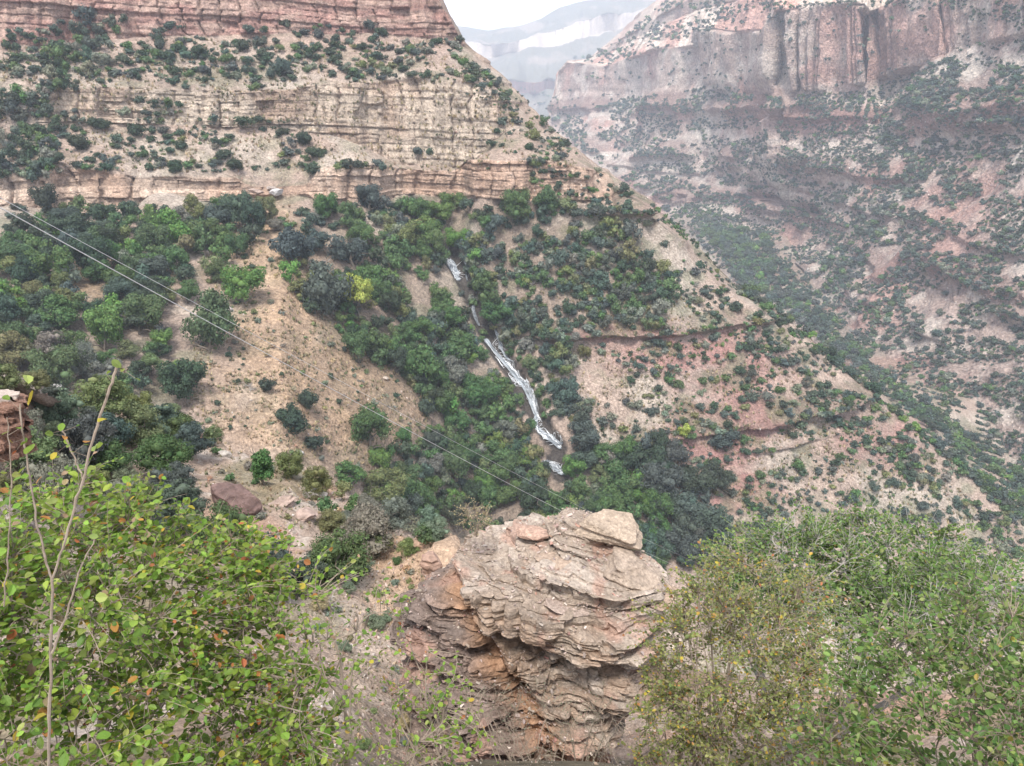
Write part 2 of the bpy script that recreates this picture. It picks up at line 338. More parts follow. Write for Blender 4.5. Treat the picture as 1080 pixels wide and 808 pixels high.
SEGS = [(20, 0), (60, 0), (85, 0), (110, 0), (75, 0), (45, 0), (80, 1), (45, 0.1), (18, .9), (40, .1), (5, 0), (5, 0)]
SEGS = SEGS[:len(lines) - 1]
P, cl = make_rows(lines, SEGS)
P[:300] = smooth_rows(P[:300], 14)
cls = smooth_rows(smooth_rows(cl, 2), 3, 1)
seg_id = np.concatenate([np.full(s[0], i) for i, s in enumerate(SEGS)] + [[len(SEGS) - 1]])[:, None] + 0 * cl
x, y, z = P[..., 0].copy(), P[..., 1].copy(), P[..., 2].copy(); U0, V0, D0 = project(P)
n = normals(P); dsc = np.hypot(x, y)
# ribs and gullies running down the slope, from lower-left to upper-right
q = (x * .75 + y * .66); r_ = (-x * .66 + y * .75)
flr = (seg_id == 1)
rib = np.abs(fbm(q / 75, r_ / 260, z / 400, oct=5, seed=50) * 2 - 1)
am = ss(0, 60, V0 - sky2[None]) * (1 - cls) * np.where(flr, .1, 1)
P += n * ((rib - .25) * 42 * am * dsc / 900)[..., None]
P += n * ((fbm(x / 22, y / 22, z / 22, oct=5, seed=52) - .5) * 12 * (1 - cls) * np.where(flr, .3, 1))[..., None]
hd = np.array([-.45, -.9, 0.0])
lay = z + .015 * x + (fbm(x / 150, y / 150, oct=2, seed=53) - .5) * 14
jb = _h(np.floor((x - .5 * y) / 23).astype(np.int64), np.floor(lay / 40).astype(np.int64), np.zeros(x.shape, np.int64), 5)
rdg = np.abs(fbm((x - .5 * y) / 52 + .4 * fbm(x / 30, y / 30, z / 30, oct=3, seed=59), lay / 130, oct=6, seed=54, gain=.6) * 2 - 1)
P += hd * ((vn(lay / 9, x / 200, seed=55) * 5 + vn(lay / 3.5, x / 90, seed=56) * 2.5 + (jb - .5) * 7 + (rdg - .2) * 34) * cls)[..., None]
zf = lambda u_, v_, R2: float(PR(u_, v_, R2)[2])
LV = [(zf(860, 116, 900), 9, 160, 201, 1.2), (zf(860, 128, 880), 6, 160, 202, 1), (zf(880, 185, 800), 7, 120, 203, 1), (zf(1000, 140, 720), 6, 140, 204, .8), (zf(760, 175, 1080), 8, 120, 205, 1),
      (zf(820, 238, 900), 7, 90, 206, 1), (zf(960, 250, 640), 4, 80, 207, 1), (zf(1000, 300, 560), 3, 80, 208, 1), (zf(1010, 400, 480), 3, 60, 209, 1.2), (zf(700, 205, 1100), 7, 120, 210, 1),
      (zf(760, -5, 1500), 9, 300, 211, 1), (zf(700, 30, 1500), 8, 300, 212, 1), (zf(700, 15, 1600), 8, 300, 213, 1)]
outd = np.stack([n[..., 0], n[..., 1]], -1); outd /= np.linalg.norm(outd, axis=-1, keepdims=True) + 1e-6
led = ledges(P, outd * (1 - cls)[..., None], LV, 1.3)
add_pix(P)
f1 = fbm(x / 60, y / 60, z / 60, oct=5, seed=61); f2 = fbm(x / 18, y / 18, z / 18, oct=5, seed=62); f3 = fbm(x / 4, y / 4, z / 4, oct=3, seed=63)
col = np.broadcast_to(np.array([.32, .245, .21]), P.shape).copy()
col = mixc(col, [.43, .365, .315], ss(.5, .62, f2)); col = mixc(col, [.35, .20, .165], ss(.52, .64, f1) * .7)
col = mixc(col, [.24, .13, .11], blob(880, 128, 110, 18, .7) * .8)
stripe = ss(.55, .7, fbm(q / 30, r_ / 160, z / 160, oct=4, seed=64))
col = mixc(col, [.43, .39, .34], stripe * .5)
band = vn(lay / 9, x / 200, seed=65); col *= (.85 + .3 * band)[..., None]
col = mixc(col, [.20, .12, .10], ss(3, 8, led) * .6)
cc = mixc(np.broadcast_to(np.array([.44, .27, .22]), P.shape), [.53, .44, .37], ss(.44, .58, fbm((x - .5 * y) / 34, z / 60, oct=6, seed=66, gain=.6)))
cc = cc * (.58 + .3 * band + .85 * fbm((x - .5 * y) / 14, z / 45, oct=5, seed=67, gain=.65))[..., None]
cc = mixc(cc, [.16, .10, .085], ss(.1, .02, np.abs(fbm((x - .5 * y) / 30, z / 90, oct=5, seed=68) * 2 - 1)) * .35)
col = col * (1 - cls[..., None]) + cc * cls[..., None]
up = seg_id >= 7; col = np.where(up[..., None], mixc(col, [.33, .26, .22], .5 * np.ones_like(cl)), col)
col = np.where(flr[..., None], mixc(col, [.12, .13, .08], .3 * np.ones_like(cl)), col)
col *= (.8 + .4 * f3)[..., None]
o = link(bpy.data.objects.new('canyon_slope', mesh_np('canyon_slope', P.reshape(-1, 3), grid_faces(*P.shape[:2])[:, ::-1], M_FAR, np.clip(col, .01, .8).reshape(-1, 3), True)))
tag(o, 'opposite side of the canyon with scrubby slope and red cliff', kind='structure')

# ---- farthest mesa
us = np.arange(430, 800, 1.2)
sk = table(us, {430: 30, 490: 33, 515: 37, 545: 33, 570: 25, 590: 13, 615: 6, 640: 3, 665: 0, 680: 3, 695: -3, 720: -10, 800: -20}) + n1(us, 14, 301) * 1.2 - 5
def l3(vd, Rr, j, s, b=0): return PR(us, table(us, vd) + n1(us, 30, s) * j + n1(us, 8, s + 1) * j * .6, Rr * (1 + n1(us, 40, s + 2) * .02 + b * n1(us, 16, 310) * .03))
lines = [PR(us, us * 0 + 190, 2900.0), l3({430: 110, 800: 110}, 3050, 2, 302), l3({430: 98, 800: 95}, 3080, 2, 303, 1), l3({430: 88, 800: 84}, 3090, 2, 304, 1), l3({430: 62, 500: 62, 570: 50, 640: 34, 690: 20, 800: 5}, 3500, 2, 305),
         l3({430: 46, 500: 46, 540: 44, 590: 30, 600: 24, 640: 16, 690: 8, 800: -8}, 3530, 1.5, 306, 1), PR(us, sk, 3900.0), PR(us, sk + 8, 4600.0)]
SEGS = [(8, 0), (20, 0), (20, 1), (50, 0), (45, 1), (35, 0), (4, 0)]
P, cl = make_rows(lines, SEGS); x, y, z = P[..., 0].copy(), P[..., 1].copy(), P[..., 2].copy(); n = normals(P)
P += n * ((np.abs(fbm(x / 190, y / 500, z / 500, oct=5, seed=320) * 2 - 1) - .2) * 70 * np.where(cl > .5, .8, 1) * np.clip((P.shape[0] - 8 - np.arange(P.shape[0]))[:, None] / 12, 0, 1))[..., None]
f = fbm(x / 90, y / 90, z / 90, oct=5, seed=321)
col = mixc(np.broadcast_to(np.array([.17, .165, .135]), P.shape), [.33, .27, .23], ss(.5, .68, f) * .6)
seg_id = np.concatenate([np.full(s[0], i) for i, s in enumerate(SEGS)] + [[0]])[:, None] + 0 * cl
cc = np.where((seg_id == 4)[..., None], np.array([.46, .39, .33]), np.array([.36, .2, .165])) * (.6 + .8 * fbm(x / 40, z / 160, oct=4, seed=322))[..., None]
col = np.where((cl > .5)[..., None], cc, col)
o = link(bpy.data.objects.new('mesa', mesh_np('mesa', P.reshape(-1, 3), grid_faces(*P.shape[:2])[:, ::-1], M_FAR, np.clip(col, .01, .8).reshape(-1, 3), True)))
tag(o, 'farthest mesa with a pale cliff band under the white sky', kind='structure'); add_pix(P)

# ---- the near hillside below the camera
us = np.arange(-420, 1500, 1.6)
def L(vd, Rd, j=2, s=1, jr=.02):
    return PR(us, table(us, vd) + n1(us, 60, s) * j + n1(us, 15, s + 1) * j * .5, table(us, Rd) * (1 + n1(us, 80, s + 2) * jr))
def LZ(Rd, zd, s=1):
    R2 = table(us, Rd) if isinstance(Rd, dict) else us * 0 + Rd
    p = PR(us, us * 0 + 404, R2); p[:, 2] = table(us, zd) if isinstance(zd, dict) else zd
    return p
EDGE = {-420: 380, -100: 385, 0: 396, 40: 402, 110: 428, 170: 440, 215: 455, 260: 478, 330: 500, 370: 528, 420: 560, 470: 572, 500: 640, 540: 720, 640: 735, 760: 735, 900: 740, 1080: 745, 1500: 760}
ER = {-420: 40, 0: 42, 110: 58, 215: 58, 330: 50, 400: 40, 470: 30, 500: 28, 560: 26, 700: 26, 1080: 26, 1500: 26}
lines = [
    LZ(.5, -1.75), LZ(1.5, -2.0), LZ(3.0, -3.1),
    LZ(6.5, {-420: -5.6, 300: -6.8, 560: -8.6, 800: -8.2, 1500: -6.6}),
    LZ({-420: 13, 300: 13, 560: 10.5, 640: 10.4, 800: 12, 1500: 12}, {-420: -9.0, 200: -10.2, 400: -11.6, 560: -12.2, 800: -12.0, 1500: -10}),
    L({-420: 640, 0: 640, 250: 655, 380: 690, 450: 730, 520: 800, 640: 810, 760: 800, 1500: 800}, {-420: 19, 300: 19, 400: 18, 500: 16, 700: 16, 1500: 17}, 4, 401),
    L({-420: 560, 0: 565, 250: 585, 340: 600, 400: 620, 450: 640, 500: 720, 640: 770, 1500: 780}, {-420: 26, 0: 28, 250: 30, 400: 27, 480: 23, 560: 21, 1500: 21}, 4, 404),
    L({-420: 460, 0: 470, 110: 490, 215: 505, 300: 525, 370: 555, 420: 580, 470: 600, 500: 690, 560: 745, 1500: 765}, {-420: 33, 0: 35, 110: 44, 215: 46, 330: 43, 400: 34, 470: 27, 560: 24, 1500: 24}, 3, 407),
    L(EDGE, ER, 2, 410),
    ]
e = lines[-1]
lines += [e + np.array([0, 5, -3.5]), e * np.array([1.6, 1.6, 0]) + np.array([0, 15, 0]) + np.stack([us * 0, us * 0, np.minimum(e[:, 2] - 34, -55)], -1),
          np.stack([PR(us, us * 0 + 404, us * 0 + 122)[:, 0], PR(us, us * 0 + 404, us * 0 + 122)[:, 1], table(us, {-420: -78, 0: -80, 300: -90, 560: -112, 1080: -150, 1500: -170})], -1)]
SEGS = [(10, 0), (20, 0), (40, 0), (70, 0), (90, 0), (90, 0), (110, 0), (90, 0), (16, 0), (40, 0), (30, 0)]
P, cl = make_rows(lines, SEGS); P = smooth_rows(P, 10)
x, y, z = P[..., 0].copy(), P[..., 1].copy(), P[..., 2].copy(); U0, V0, D0 = project(P); n = normals(P); d = np.hypot(x, y)
am = ss(3, 14, d)
P += n * ((fbm(x / 7, y / 7, z / 7, oct=5, seed=420) - .5) * 3.2 * am)[..., None]
P += n * ((fbm(x / 1.2, y / 1.2, z / 1.2, oct=5, seed=421) - .5) * .55 * (.3 + .7 * am))[..., None]
# the tan ledge left of the pinnacle: broken strata
f1 = fbm(x / 6, y / 6, z / 6, oct=5, seed=431)
lb = blob(445, 610, 55, 55, .4)
lay = z + .1 * x
P += n * (lb * ((vn(lay / .5, x / 3, seed=422) - .5) * .9 + (vn(lay / .17, x / 2, seed=423) - .5) * .3))[..., None]
lb2 = blob(300, 512, 60, 22, .4)
P += n * (lb2 * ((vn(z / .5, x / 3, seed=424) - .4) * 1.4))[..., None]
add_pix(P)
f2 = fbm(x / 1.5, y / 1.5, z / 1.5, oct=5, seed=432); f3 = fbm(x / .3, y / .3, z / .3, oct=3, seed=433)
col = np.broadcast_to(np.array([.31, .235, .185]), P.shape).copy()
col = mixc(col, [.42, .36, .31], ss(.45, .65, f2) * .8); col = mixc(col, [.33, .185, .125], ss(.5, .65, f1) * .6)
col = mixc(col, [.14, .13, .07], ss(.52, .66, fbm(x / 3, y / 3, z / 3, oct=4, seed=434)) * .6 * (1 - lb))
col = mixc(col, [.43, .29, .19], lb * .75)
col = mixc(col, [.11, .09, .06], ss(10.5, 8, d) * .8)  # shade beneath the close bushes, painted into the soil colour
col = mixc(col, [.40, .31, .245], blob(400, 700, 60, 70, .5) * .5)
col *= (.75 + .5 * f3)[..., None]
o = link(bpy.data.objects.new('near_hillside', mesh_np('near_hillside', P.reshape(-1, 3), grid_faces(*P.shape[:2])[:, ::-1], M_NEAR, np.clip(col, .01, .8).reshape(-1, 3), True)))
tag(o, 'stony near hillside dropping away below the trail', kind='structure')

# base ground reaching the horizon under everything
G = 30; gx = np.linspace(-9000, 9000, G); X, Y = np.meshgrid(gx, np.linspace(-6000, 12000, G))
Z = -330 + fbm(X / 2500, Y / 2500, oct=3, seed=500) * 60
o = link(bpy.data.objects.new('ground', mesh_np('ground', np.stack([X, Y, Z], -1).reshape(-1, 3), grid_faces(G, G), rock_mat('desert_floor', .05, .3, (.25, .19, .15)), smooth=True)))
tag(o, 'desert floor below and beyond the canyon', kind='structure')

# ------------------------------------------------------------------ what the sightlines hit: position and distance buffers
allp = np.concatenate(PIX).astype(np.float64)
uu, vv, dd = project(allp)
ok = (dd > .5) & (uu > -40) & (uu < 1120) & (vv > -40) & (vv < 848)
allp, uu, vv, dd = allp[ok], uu[ok], vv[ok], dd[ok]
W2, H2 = 1160, 888
ib = (vv + 40).astype(int) * W2 + (uu + 40).astype(int)
order = np.argsort(-dd); BUF = np.full((W2 * H2, 3), np.nan); DB = np.full(W2 * H2, 1e9)
BUF[ib[order]] = allp[order]; DB[ib[order]] = dd[order]
BUF = BUF.reshape(H2, W2, 3); DB = DB.reshape(H2, W2)
def ground(u, v, rad=2):
    """nearest terrain point seen round the pixel (u, v)"""
    i, j = int(v + 40), int(u + 40)
    i0, i1, j0, j1 = max(0, i - rad), min(H2, i + rad + 1), max(0, j - rad), min(W2, j + rad + 1)
    if i1 <= i0 or j1 <= j0: return None
    d = DB[i0:i1, j0:j1]; k = np.argmin(d)
    if d.flat[k] > 1e8: return None
    return BUF[i0:i1, j0:j1].reshape(-1, 3)[k]
# ------------------------------------------------------------------ plants
def leaf_mat(name, use_object, rough=.75, trans=0.0, var=.35):
    m, nt, b = newmat(name); Lk = nt.links.new
    b.inputs['Roughness'].default_value = rough; b.inputs['Specular IOR Level'].default_value = .25
    if use_object: src = N(nt, 'ShaderNodeObjectInfo').outputs['Color']
    else: src = N(nt, 'ShaderNodeAttribute', attribute_name='tint').outputs['Color']
    geo = N(nt, 'ShaderNodeNewGeometry')
    hs = N(nt, 'ShaderNodeHueSaturation'); Lk(src, hs.inputs['Color'])
    r = N(nt, 'ShaderNodeMapRange'); r.inputs[3].default_value = 1 - var; r.inputs[4].default_value = 1 + var; Lk(geo.outputs['Random Per Island'], r.inputs[0]); Lk(r.outputs[0], hs.inputs['Value'])
    mh = N(nt, 'ShaderNodeMath', operation='FRACT'); mm = N(nt, 'ShaderNodeMath', operation='MULTIPLY'); mm.inputs[1].default_value = 37.7
    Lk(geo.outputs['Random Per Island'], mm.inputs[0]); Lk(mm.outputs[0], mh.inputs[0])
    r2 = N(nt, 'ShaderNodeMapRange'); r2.inputs[3].default_value = .475; r2.inputs[4].default_value = .52; Lk(mh.outputs[0], r2.inputs[0]); Lk(r2.outputs[0], hs.inputs['Hue'])
    Lk(hs.outputs[0], b.inputs['Base Color'])
    if trans:
        tr = N(nt, 'ShaderNodeBsdfTranslucent'); Lk(hs.outputs[0], tr.inputs[0]); mx = N(nt, 'ShaderNodeMixShader'); mx.inputs[0].default_value = trans
        Lk(b.outputs[0], mx.inputs[1]); Lk(tr.outputs[0], mx.inputs[2]); Lk(mx.outputs[0], nt.nodes['Material Output'].inputs[0])
    return m
M_LEAF = leaf_mat('foliage', True, trans=.15); M_SCRUB = leaf_mat('scrub_foliage', False, var=.3)
M_BUSH = leaf_mat('bush_leaves', False, rough=.5, trans=.42, var=.25)
def bark_mat(name, c1, c2, sc_=8):
    m, nt, b = newmat(name); Lk = nt.links.new
    tc = N(nt, 'ShaderNodeTexCoord'); no = N(nt, 'ShaderNodeTexNoise'); no.inputs['Scale'].default_value = sc_; no.inputs['Detail'].default_value = 6
    Lk(tc.outputs['Object'], no.inputs['Vector']); cr = N(nt, 'ShaderNodeMix', data_type='RGBA'); cr.inputs['A'].default_value = (*c1, 1); cr.inputs['B'].default_value = (*c2, 1)
    Lk(no.outputs['Fac'], cr.inputs['Factor']); Lk(cr.outputs['Result'], b.inputs['Base Color'])
    bp = N(nt, 'ShaderNodeBump'); bp.inputs['Strength'].default_value = .5; Lk(no.outputs['Fac'], bp.inputs['Height']); Lk(bp.outputs[0], b.inputs['Normal'])
    return m
M_BARK = bark_mat('bark', (.10, .08, .06), (.22, .19, .16)); M_GREY = bark_mat('weathered_wood', (.22, .20, .18), (.42, .39, .36)); M_TWIG = bark_mat('twig_bark', (.12, .085, .06), (.36, .30, .24), 30)
def unit(a): return a / (np.linalg.norm(a, axis=-1, keepdims=True) + 1e-9)
def quads(pos, nrm, size, aspect=.7, r=rng):
    """one folded rhombus per point"""
    k = len(pos); t = unit(np.cross(nrm, r.normal(size=(k, 3)))); b = np.cross(nrm, t); s = np.broadcast_to(np.asarray(size), (k,))[:, None]
    V = np.stack([pos - t * s, pos + b * s * aspect + nrm * s * .15, pos + t * s, pos - b * s * aspect + nrm * s * .15], 1).reshape(-1, 3)
    return V, np.arange(4 * k).reshape(k, 4)
def ico():
    import bmesh
    bm = bmesh.new(); bmesh.ops.create_icosphere(bm, subdivisions=1, radius=1.0)
    v = np.array([q_.co[:] for q_ in bm.verts]); f = np.array([[w_.index for w_ in q_.verts] for q_ in bm.faces]); bm.free(); return v, f
ICV, ICF = ico()
def crown(seed, nl, nleaf, size, sx=1, sz=.8, zc=.85, lr=(.3, .5), cone=0, core=.6, gap=.15, aspect=.7):
    r = np.random.default_rng(seed)
    d = unit(r.normal(size=(nl, 3))); rad = r.uniform(.35, .75, nl)[:, None]
    c = d * rad * np.array([sx, sx, sz]); lrad = r.uniform(*lr, nl)
    if cone: k = np.clip(1 - cone * (c[:, 2] / sz * .5 + .5), .25, 1); c[:, :2] *= k[:, None]; lrad *= .6 + .4 * k
    c[:, 2] += zc
    li = r.choice(nl, nleaf, p=lrad ** 2 / (lrad ** 2).sum()); dd_ = unit(r.normal(size=(nleaf, 3)) + np.array([0, 0, .35]))
    lump = 1 + .25 * (vn(dd_[:, 0] * 3 + li * 7.3, dd_[:, 1] * 3, dd_[:, 2] * 3, seed) - .5) * 2
    pos = c[li] + dd_ * (lrad[li] * lump * r.uniform(.78, 1.08, nleaf))[:, None] * np.array([1, 1, .8])
    keep = vn(pos[:, 0] * 2.6, pos[:, 1] * 2.6, pos[:, 2] * 2.6, seed + 3) > gap; pos = pos[keep]; dd_ = dd_[keep]
    V, Fq = quads(pos, unit(dd_ + r.normal(size=dd_.shape) * .55), size * r.uniform(.6, 1.3, len(pos)), aspect, r)
    cv = []; cf = []; off = len(V)
    for i in range(nl):
        vv_ = ICV * lrad[i] * core * np.array([1, 1, .8]) * (.85 + .3 * r.random((len(ICV), 1))) + c[i]; cv.append(vv_)
        f_ = ICF + off; off += len(ICV); cf.append(np.concatenate([f_, f_[:, 2:3]], 1)); 
    return V, Fq, (np.concatenate(cv), np.concatenate(cf))
def tube(path, rad, k=5):
    path = np.asarray(path, float); rad = np.asarray(rad, float); n_ = len(path)
    t = unit(np.gradient(path, axis=0)); ref = np.array([.3, .9, .2]) if abs(t[0, 2]) > .7 else np.array([0, 0, 1.0])
    a_ = unit(np.cross(t, ref)); b_ = np.cross(t, a_); an = np.arange(k) * 2 * math.pi / k
    V = path[:, None] + rad[:, None, None] * (a_[:, None] * np.cos(an)[None, :, None] + b_[:, None] * np.sin(an)[None, :, None])
    i = np.arange(n_ - 1)[:, None] * k + np.arange(k)[None]; j = np.arange(n_ - 1)[:, None] * k + (np.arange(k)[None] + 1) % k
    return V.reshape(-1, 3), np.stack([i, j, j + k, i + k], -1).reshape(-1, 4)
class Geo:
    def __init__(s): s.V = []; s.F = []; s.C = []; s.n = 0
    def add(s, V, Fq, c=None):
        s.V.append(V); s.F.append(Fq + s.n); s.n += len(V)
        if c is not None: s.C.append(np.broadcast_to(np.asarray(c, float), V.shape))
    def mesh(s, name, mat, smooth=False):
        return mesh_np(name, np.concatenate(s.V), np.concatenate(s.F), mat, np.concatenate(s.C) if s.C else None, smooth)
def crown_mesh(name, *a_, core_on=True, **k_):
    V, Fq, (cv, cf) = crown(*a_, **k_)
    me = bpy.data.meshes.new(name); g_ = Geo(); g_.add(V, Fq)
    if core_on: tri = cf[:, :3]; g2 = np.stack([tri[:, 0], tri[:, 1], tri[:, 2]], -1)
    # tris for the leaf-mass cores are stored as a second block
    nq = len(Fq); allV = np.concatenate([V, cv]) if core_on else V
    me.vertices.add(len(allV)); me.vertices.foreach_set('co', np.ascontiguousarray(allV, np.float32).ravel())
    li = Fq.ravel(); ls = np.arange(0, nq * 4, 4)
    if core_on: li = np.concatenate([li, g2.ravel()]); ls = np.concatenate([ls, nq * 4 + np.arange(0, len(g2) * 3, 3)])
    me.loops.add(len(li)); me.loops.foreach_set('vertex_index', li.astype(np.int32)); me.polygons.add(len(ls)); me.polygons.foreach_set('loop_start', ls.astype(np.int32))
    me.update(calc_edges=True); me.materials.append(M_LEAF); return me
def trunk_mesh(seed, h=1.0, r0=.07, limbs=5, dead=False):
    r = np.random.default_rng(seed); g_ = Geo()
    pts = [np.array([0, 0, -.15])]; 
    for i in range(4): pts.append(pts[-1] + np.array([r.normal() * .06, r.normal() * .06, (h + .15) / 4]))
    g_.add(*tube(pts, np.linspace(r0, r0 * .4, 5)))
    for i in range(limbs):
        t0 = pts[r.integers(1, 4)]; d_ = unit(np.array([r.normal(), r.normal(), r.uniform(.3, 1.0)])); L_ = r.uniform(.5, .9)
        q_ = [t0, t0 + d_ * L_ * .4 + [0, 0, .03], t0 + d_ * L_ * .75 + r.normal(size=3) * .06, t0 + d_ * L_ + r.normal(size=3) * .1]
        g_.add(*tube(q_, [r0 * .5, r0 * .35, r0 * .22, r0 * .06], 4))
        for j in range(6 if dead else 1):
            s0 = q_[r.integers(1, 3)]; e_ = unit(d_ + r.normal(size=3) * .8); l2 = r.uniform(.2, .45)
            g_.add(*tube([s0, s0 + e_ * l2 * .6, s0 + e_ * l2 + r.normal(size=3) * .05], [r0 * .22, r0 * .14, r0 * .03], 3))
    return g_.mesh('trunk', M_GREY if dead else M_BARK)
PROTO = {
    'broad': [(crown_mesh('crown', 100 + i, 24, 5600, .042, lr=(.16, .40), gap=.27, zc=.95, sz=.75), trunk_mesh(100 + i)) for i in range(4)],
    'round': [(crown_mesh('crown', 200 + i, 16, 3000, .055, lr=(.18, .44), gap=.26, zc=.8, sz=.6), trunk_mesh(200 + i)) for i in range(5)],
    'pinyon': [(crown_mesh('crown', 300 + i, 26, 4200, .05, sx=.75, sz=1.0, zc=1.1, lr=(.18, .32), cone=.6, gap=.3), trunk_mesh(300 + i, 1.8)) for i in range(2)],
    'juniper': [(crown_mesh('crown', 400 + i, 34, 9000, .032, sz=.8, zc=.85, lr=(.18, .34), gap=.3), trunk_mesh(400 + i, .9, .08, 8)) for i in range(4)],
    'open': [(crown_mesh('crown', 500 + i, 24, 4200, .042, sz=.62, zc=1.25, lr=(.16, .26), gap=.3, core=.5), trunk_mesh(500 + i, 1.1, .05, 9)) for i in range(2)],
}
SHRUB = [crown_mesh('shrub', 600 + i, 8, 620, .095, lr=(.3, .52), zc=.45, sz=.4) for i in range(6)]
SHRUBN = [crown_mesh('shrub', 650 + i, 14, 4500, .042, lr=(.22, .42), zc=.5, sz=.42, gap=.25) for i in range(3)]
DEADM = [trunk_mesh(700 + i, .7, .05, 12, True) for i in range(3)]
LODM = [crown(800 + i, 5, 170, .17, lr=(.45, .65), zc=.45, sz=.4) for i in range(5)]
LODL = [crown(880 + i, 9, 620, .075, lr=(.25, .45), zc=.75, sz=.6) for i in range(5)]
LODS = [crown(850 + i, 3, 44, .3, lr=(.5, .7), zc=.4, sz=.35) for i in range(5)]
PAL = {'dark': (.048, .074, .046), 'bluegreen': (.074, .100, .080), 'mid': (.08, .136, .052), 'bright': (.11, .195, .05), 'lime': (.34, .38, .09), 'sage': (.165, .185, .135), 'olive': (.145, .165, .07), 'straw': (.36, .29, .17), 'grey': (.2, .18, .17)}
WORDS = {'dark': 'dark green', 'bluegreen': 'blue green', 'mid': 'mid green', 'bright': 'bright green', 'lime': 'yellow green', 'sage': 'sage grey', 'olive': 'olive green', 'straw': 'straw coloured', 'grey': 'grey leafless'}
KEEP = [(478, 273, 3), (481, 279, 4), (485, 287, 4), (489, 293, 3), (502, 326, 2), (506, 338, 2), (516, 356, 4), (520, 362, 5), (526, 371, 5), (532, 380, 5), (538, 388, 5), (544, 396, 5), (550, 404, 5), (556, 414, 5), (561, 425, 4), (564, 434, 4), (567, 444, 4), (573, 453, 5), (580, 461, 6), (587, 469, 5), (580, 484, 5), (586, 490, 6), (592, 497, 5)]
ITEMS = []      # dict(u, v, px, pos, r, col, form)
OCC = []
def put(u, v, wpx, col, form='round', fixed=False, gnd=None):
    g_ = ground(u, v) if gnd is None else gnd
    if g_ is None: return None
    if any(abs(su - u) < .40 * wpx + sw - 1.5 and v - 1.0 * wpx < sv < v + 3 for su, sv, sw in KEEP): return None
    _, _, d_ = project(g_); r_ = wpx / 2 * float(d_) / F
    it = dict(u=u, v=v, px=wpx, pos=g_, r=r_, col=col, form=form, fixed=fixed); ITEMS.append(it); return it
def inpoly(u, v, poly):
    c = False; j = len(poly) - 1
    for i in range(len(poly)):
        (xi, yi), (xj, yj) = poly[i], poly[j]
        if (yi > v) != (yj > v) and u < (xj - xi) * (v - yi) / (yj - yi) + xi: c = not c
        j = i
    return c
def fill(poly, n_, wr, cols, form='round', spacing=.55, noise=None, avoid=(), depth=(0, 1e9)):
    """n_ plants spread over a patch of ground; noise=(period px, threshold) leaves bare gaps"""
    xs = [p_[0] for p_ in poly]; ys = [p_[1] for p_ in poly]; got = []; tries = 0; ks, ws = zip(*cols)
    cell = {}
    while len(got) < n_ and tries < n_ * 25:
        tries += 1; u = random.uniform(min(xs), max(xs)); v = random.uniform(min(ys), max(ys))
        if not inpoly(u, v, poly) or any(inpoly(u, v, a_) for a_ in avoid): continue
        if noise and float(fbm(np.array(u / noise[0]), np.array(v / noise[0] * 1.6), oct=3, seed=noise[2])) < noise[1]: continue
        wpx = wr[0] + (wr[1] - wr[0]) * random.random() ** 1.7 * (1.25 if random.random() < .1 else 1)
        ci, cj = int(u // 16), int(v // 16); bad = False
        for a_ in range(-2, 3):
            for b_ in range(-2, 3):
                for (u2, v2, w2) in cell.get((ci + a_, cj + b_), ()):
                    if math.hypot(u - u2, (v - v2) * 1.3) < spacing * (wpx + w2) / 2: bad = True
        if bad: continue
        g_ = ground(u, v)
        if g_ is None or not depth[0] < float(project(g_)[2]) < depth[1]: continue
        cell.setdefault((ci, cj), []).append((u, v, wpx)); got.append(1)
        put(u, v, wpx, random.choices(ks, ws)[0], form, gnd=g_)
# bare ground kept open for the stream
STREAM = [(432, 205), (452, 240), (474, 272), (492, 296), (503, 330), (520, 352), (545, 390), (565, 428), (590, 465), (602, 497), (575, 497), (566, 468), (545, 432), (520, 392), (503, 356), (490, 330), (474, 290), (452, 262), (432, 225)]
